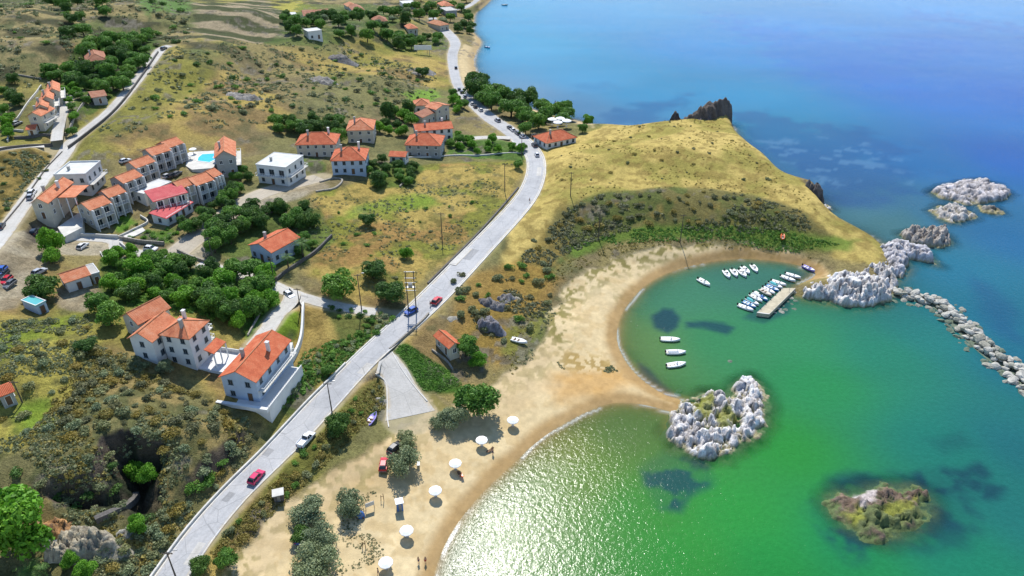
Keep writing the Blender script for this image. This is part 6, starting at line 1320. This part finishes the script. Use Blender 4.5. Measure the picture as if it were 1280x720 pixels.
# ------------------------------------------------------------------ boats
def boat_parts(L_, W_, hullm, kind):
    """bow towards +x"""
    d = {}; st = []; n = 11
    for i in range(n):
        t = i/(n-1); x = -L_/2+L_*t; bw_ = W_/2*(1-max(0, (t-.45)/.55)**2.2)*(.86+.14*min(1, t/.2)); bw_ = max(bw_, .02); sh = .55+.28*t*t
        st.append((x, bw_, sh, -.25+.35*max(0, t-.7)/.3))
    m = MB(); m.loft([[(x, -b, s), (x, -b*.88, .15*s), (x, 0, k), (x, b*.88, .15*s), (x, b, s), (x, b-min(.09, b*.4), s), (x, 0, s-.38), (x, -b+min(.09, b*.4), s)] for x, b, s, k in st]); d['hull'] = m.mesh('hull', hullm, True)
    m = MB(); a = [p for p in st if p[0] < L_*.22]; m.loft([[(x, -b*.93, .3), (x, b*.93, .3), (x, b*.93, .34), (x, -b*.93, .34)] for x, b, s, k in a]); d['deck'] = m.mesh('deck', M['deck'])
    m = MB(); fd = [p for p in st if p[0] > L_*.14]; m.loft([[(x, -b*.96, s-.03), (x, 0, s+.06*min(1, b)), (x, b*.96, s-.03), (x, 0, s-.15)] for x, b, s, k in fd]); d['foredeck'] = m.mesh('foredeck', M['white_paint'])
    for nm, x in (('seat', -L_*.28), ('seat', -L_*.05)): m = MB(); m.box(x-.16, x+.16, -W_*.36, W_*.36, .48, .54); d.setdefault('seats', []).append(m.mesh('seat', M['wood'] if kind == 'row' else M['white_paint']))
    if kind in ('motor', 'cabin'):
        m = MB(); m.box(-L_/2-.38, -L_/2-.02, -.16, .16, .45, .95); m.box(-L_/2-.28, -L_/2-.14, -.06, .06, -.4, .45); d['outboard'] = m.mesh('outboard_motor', M['rubber'])
        m = MB(); m.box(.0, .35, -.28, .28, .34, .95); d['console'] = m.mesh('console', M['white_paint']); m = MB(); m.quad((.36,-.3,.95), (.36,.3,.95), (.2,.26,1.25), (.2,-.26,1.25)); m.quad((.33,-.3,.95), (.17,-.26,1.25), (.17,.26,1.25), (.33,.3,.95)); d['windscreen'] = m.mesh('windscreen', M['glass'])
    return d
BPt = {}
def boat(px, py, bow, hull, label, kind='motor', L_=4.8, W_=1.9, z=None, cover=None, group='small boats in the cove', name=None, tilt=0):
    if z is None: x, y = atz(px, py, .3); z = 0; q = atz(bow[0], bow[1], .3)
    else: x, y, z = G(px, py); q = G(*bow)
    rz = math.atan2(q[1]-y, q[0]-x); key = (L_, W_, hull.name, kind)
    if key not in BPt: BPt[key] = boat_parts(L_, W_, hull, kind)
    d = BPt[key]; r = empty(name or {'row':'rowing_boat','motor':'motor_boat','cabin':'motor_boat'}[kind], (float(x), float(y), z+(.2 if z else 0.02)), rz); r.rotation_euler[0] = tilt; tag(r, label, 'boat', group)
    link('hull', d['hull'], r); link('deck', d['deck'], r)
    if kind != 'row': link('foredeck', d['foredeck'], r)
    for s in d['seats']: link('seat', s, r)
    for k in ('outboard', 'console', 'windscreen'):
        if k in d: link(d[k].name.split('.')[0], d[k], r)
    if cover:
        m = MB(); m.loft([[(x_, -W_*.42, .62), (x_, -W_*.2, .98), (x_, W_*.2, .98), (x_, W_*.42, .62)] for x_ in np.linspace(-L_*.4, L_*.12, 4)]); m.build('tarpaulin', M[cover], r)
    return r
wh = M['white_paint']
for a in [(880,353,(890,359),wh,'white motor boat moored alone at the left of the upper group','motor',5.0,2.0),(908.5,343,(913,350),wh,'white boat leftmost of the upper moored four'),(918,341.5,(923,349),wh,'white boat second of the upper moored four'),(928,342,(935,349),wh,'white boat third of the upper moored group, lower of a touching pair'),(932,338,(938,344),wh,'white boat behind the touching pair in the upper moored group'),(943,336,(948,343),wh,'white boat rightmost of the upper moored group'),
   (838,424.5,(860,425.5),wh,'uppermost of the three white boats near the islet','motor',5.2,1.9),(845,440.5,(868,440.5),wh,'middle covered white boat of the three near the islet','motor',5.2,1.9,None,'canvas'),(845.5,456,(868,453),wh,'lowest of the three white boats near the islet','motor',5.2,1.9),
   (932,385,(950,392),wh,'white boat at the open end of the row beside the pier','motor',4.8,1.7),(936.5,381,(953,389),M['blue_gel'],'light blue boat second from the open end of the pier row','motor',4.6,1.6),(940.5,377.5,(956,386),wh,'white boat with pale blue cover third in the pier row','motor',4.6,1.6,None,'teal_gel'),(945,373,(960,382),wh,'white boat fourth in the pier row','motor',4.8,1.6),(949.5,370,(965,379),wh,'boat with a broad white cover in the pier row','motor',4.8,1.8,None,'canvas'),
   (953,372,(965,380),M['blue_gel'],'blue covered boat close against the pier','motor',4.2,1.5,None,'tarp_blue'),(957,366,(970,374),M['deck'],'tan wooden boat in the middle of the pier row','row',4.6,1.6),(961,363.5,(974,371),wh,'white boat just past the tan boat in the pier row','motor',4.6,1.6),(965.5,360.5,(979,367),M['blue_gel'],'pale blue boat near the root of the pier','motor',4.6,1.6),(969.5,357,(983,363),wh,'white boat with teal cover near the root of the pier','motor',4.6,1.6,None,'teal_gel'),(973.5,354,(988,359),wh,'last white boat of the packed row at the root of the pier','motor',4.6,1.6),
   (985,348.5,(997,353),wh,'lower of the two white boats between pier and beach','motor',4.8,1.6),(991.5,345,(1004,349),wh,'upper of the two white boats between pier and beach','motor',4.8,1.6)]:
    kw = {}
    if len(a) > 5: kw['kind'] = a[5]
    if len(a) > 7: kw['L_'] = a[6]; kw['W_'] = a[7]
    if len(a) > 9: kw['cover'] = a[9]
    boat(a[0], a[1], a[2], a[3], a[4], **kw)
boat(1010.5, 337.5, (1020, 342), M['violet_gel'], 'violet hulled boat drawn up where the cove beach ends', 'motor', 4.6, 1.7, z=1, group='boats on land')
boat(649, 428, (660, 432), wh, 'white boat stranded on the grass at the top of the beach', 'row', 4.6, 1.7, z=1, group='boats on land')
boat(465, 526, (474, 516), M['violet_gel'], 'white and violet rowing boat lying on the verge beside the ramp', 'row', 4.4, 1.7, z=1, group='boats on land')
boat(978, 297, (979, 289), M['orange_gel'], 'orange rowing boat lying on the green slope below the headland', 'row', 3.6, 1.4, z=1, group='boats on land')
boat(680, 129.5, (690, 129.5), wh, 'white motor boat anchored off the tree lined shore', 'motor', 5.5, 2, group='boats off the far beach'); boat(609.5, 59, (613, 60), M['blue_gel'], 'dark blue boat just off the far beach', 'motor', 5.5, 2, group='boats off the far beach'); boat(697.5, 129, (702, 131), CAR['black'], 'dark inflatable boat right of the white anchored one', 'motor', 4.5, 2, group='boats off the far beach'); boat(631, 6, (636, 6), CAR['grey'], 'small dark boat far out at the top of the bay', 'motor', 5, 2, group='boats off the far beach')
# pier
pc_ = [atz(946, 391, 1.1), atz(961.5, 393, 1.1), atz(995, 360, 1.1), atz(979, 360, 1.1)]; cx_ = sum(p[0] for p in pc_)/4; cy_ = sum(p[1] for p in pc_)/4
root = empty('pier', (float(cx_), float(cy_), 0)); tag(root, 'tan concrete pier with a row of small boats along its left side', 'pier')
m = MB(); P = [(p[0]-cx_, p[1]-cy_) for p in pc_]; m.face([(x, y, 1.1) for x, y in P])
for i in range(4): a, b = P[i], P[(i+1) % 4]; m.quad((*b, 1.1), (*a, 1.1), (*a, -3), (*b, -3))
m.build('deck', M['pier'], root); m = MB()
for i in (0, 1, 3):
    a = np.array(P[i]); b = np.array(P[(i+1) % 4]); c0 = np.zeros(2); ai = a*.93; bi = b*.93
    if i == 1 or i == 3 or i == 0: m.quad((*a, 1.16), (*b, 1.16), (*(b+(c0-b)*.05), 1.16), (*(a+(c0-a)*.05), 1.16)); m.quad((*a, 1.0), (*b, 1.0), (*b, 1.16), (*a, 1.16))
m.build('kerb', M['pale_concrete'], root)
for k in range(5):
    a = np.array(P[0])*.93+(np.array(P[3])*.93-np.array(P[0])*.93)*(k+.5)/5; m = MB(); m.tube((*a, 1.1), (*a, 1.45), .12, .09, 8); m.build('bollard', M['rubber'], root)
m = MB(); a = np.array(P[2])*.6+np.array(P[3])*.1; m.tube((*a, 1.1), (*a, 4.2), .05, n=6); m.build('lamp_post', M['metal'], root)
# rubble at the root of the pier
rnd = random.Random(11)
for i, (px, py) in enumerate([(988,372),(984,377),(979,382),(974,386),(981,387),(990,380),(970,391),(995,376),(986,368),(977,390),(992,386),(966,395)]):
    x, y = atz(px, py, 0); o = link('boulder', rnd.choice(bmw if i % 3 else bms)); o.location = (float(x), float(y), -.25); s = rnd.uniform(.7, 1.1); o.scale = (s, s, s*.7); o.rotation_euler = (0, 0, i); tag(o, 'weedy boulder in the shallows on the shaded side of the pier', 'boulder', 'boulders beside the pier')
for i, (px, py, s) in enumerate([(890,437,.8),(912,452,1.1),(920,450,.9),(937,450,.9),(908,458,.8),(888,460,.7),(849,487,.9),(847,492,.8)]):
    x, y = atz(px, py, 0); o = link('boulder', bmw[i % 3]); o.location = (float(x), float(y), -.35); o.scale = (s*1.3, s, s*.7); o.rotation_euler = (0, 0, i*1.7); tag(o, 'weedy boulder just breaking the surface above the rock islet', 'boulder', 'boulders above the rock islet')
# pool sunshades
for i, (px, py) in enumerate([(242,192),(238,199),(272,202)]):
    r = copy_tree(uroot); x, y = atz(px, py, pz); r.location = (float(x), float(y), pz); tag(r, 'white sunshade on the terrace beside the swimming pool', 'umbrella', 'sunshades by the pool')
for i, (px, py) in enumerate([(690,158),(700,157),(708,160),(697,162)]):
    r = copy_tree(uroot); x, y, z = G(px, py); r.location = (x, y, z+.6); r.scale = (1.6,)*3; tag(r, 'white sunshade in the taverna garden under the big trees', 'umbrella', 'sunshades of the taverna')
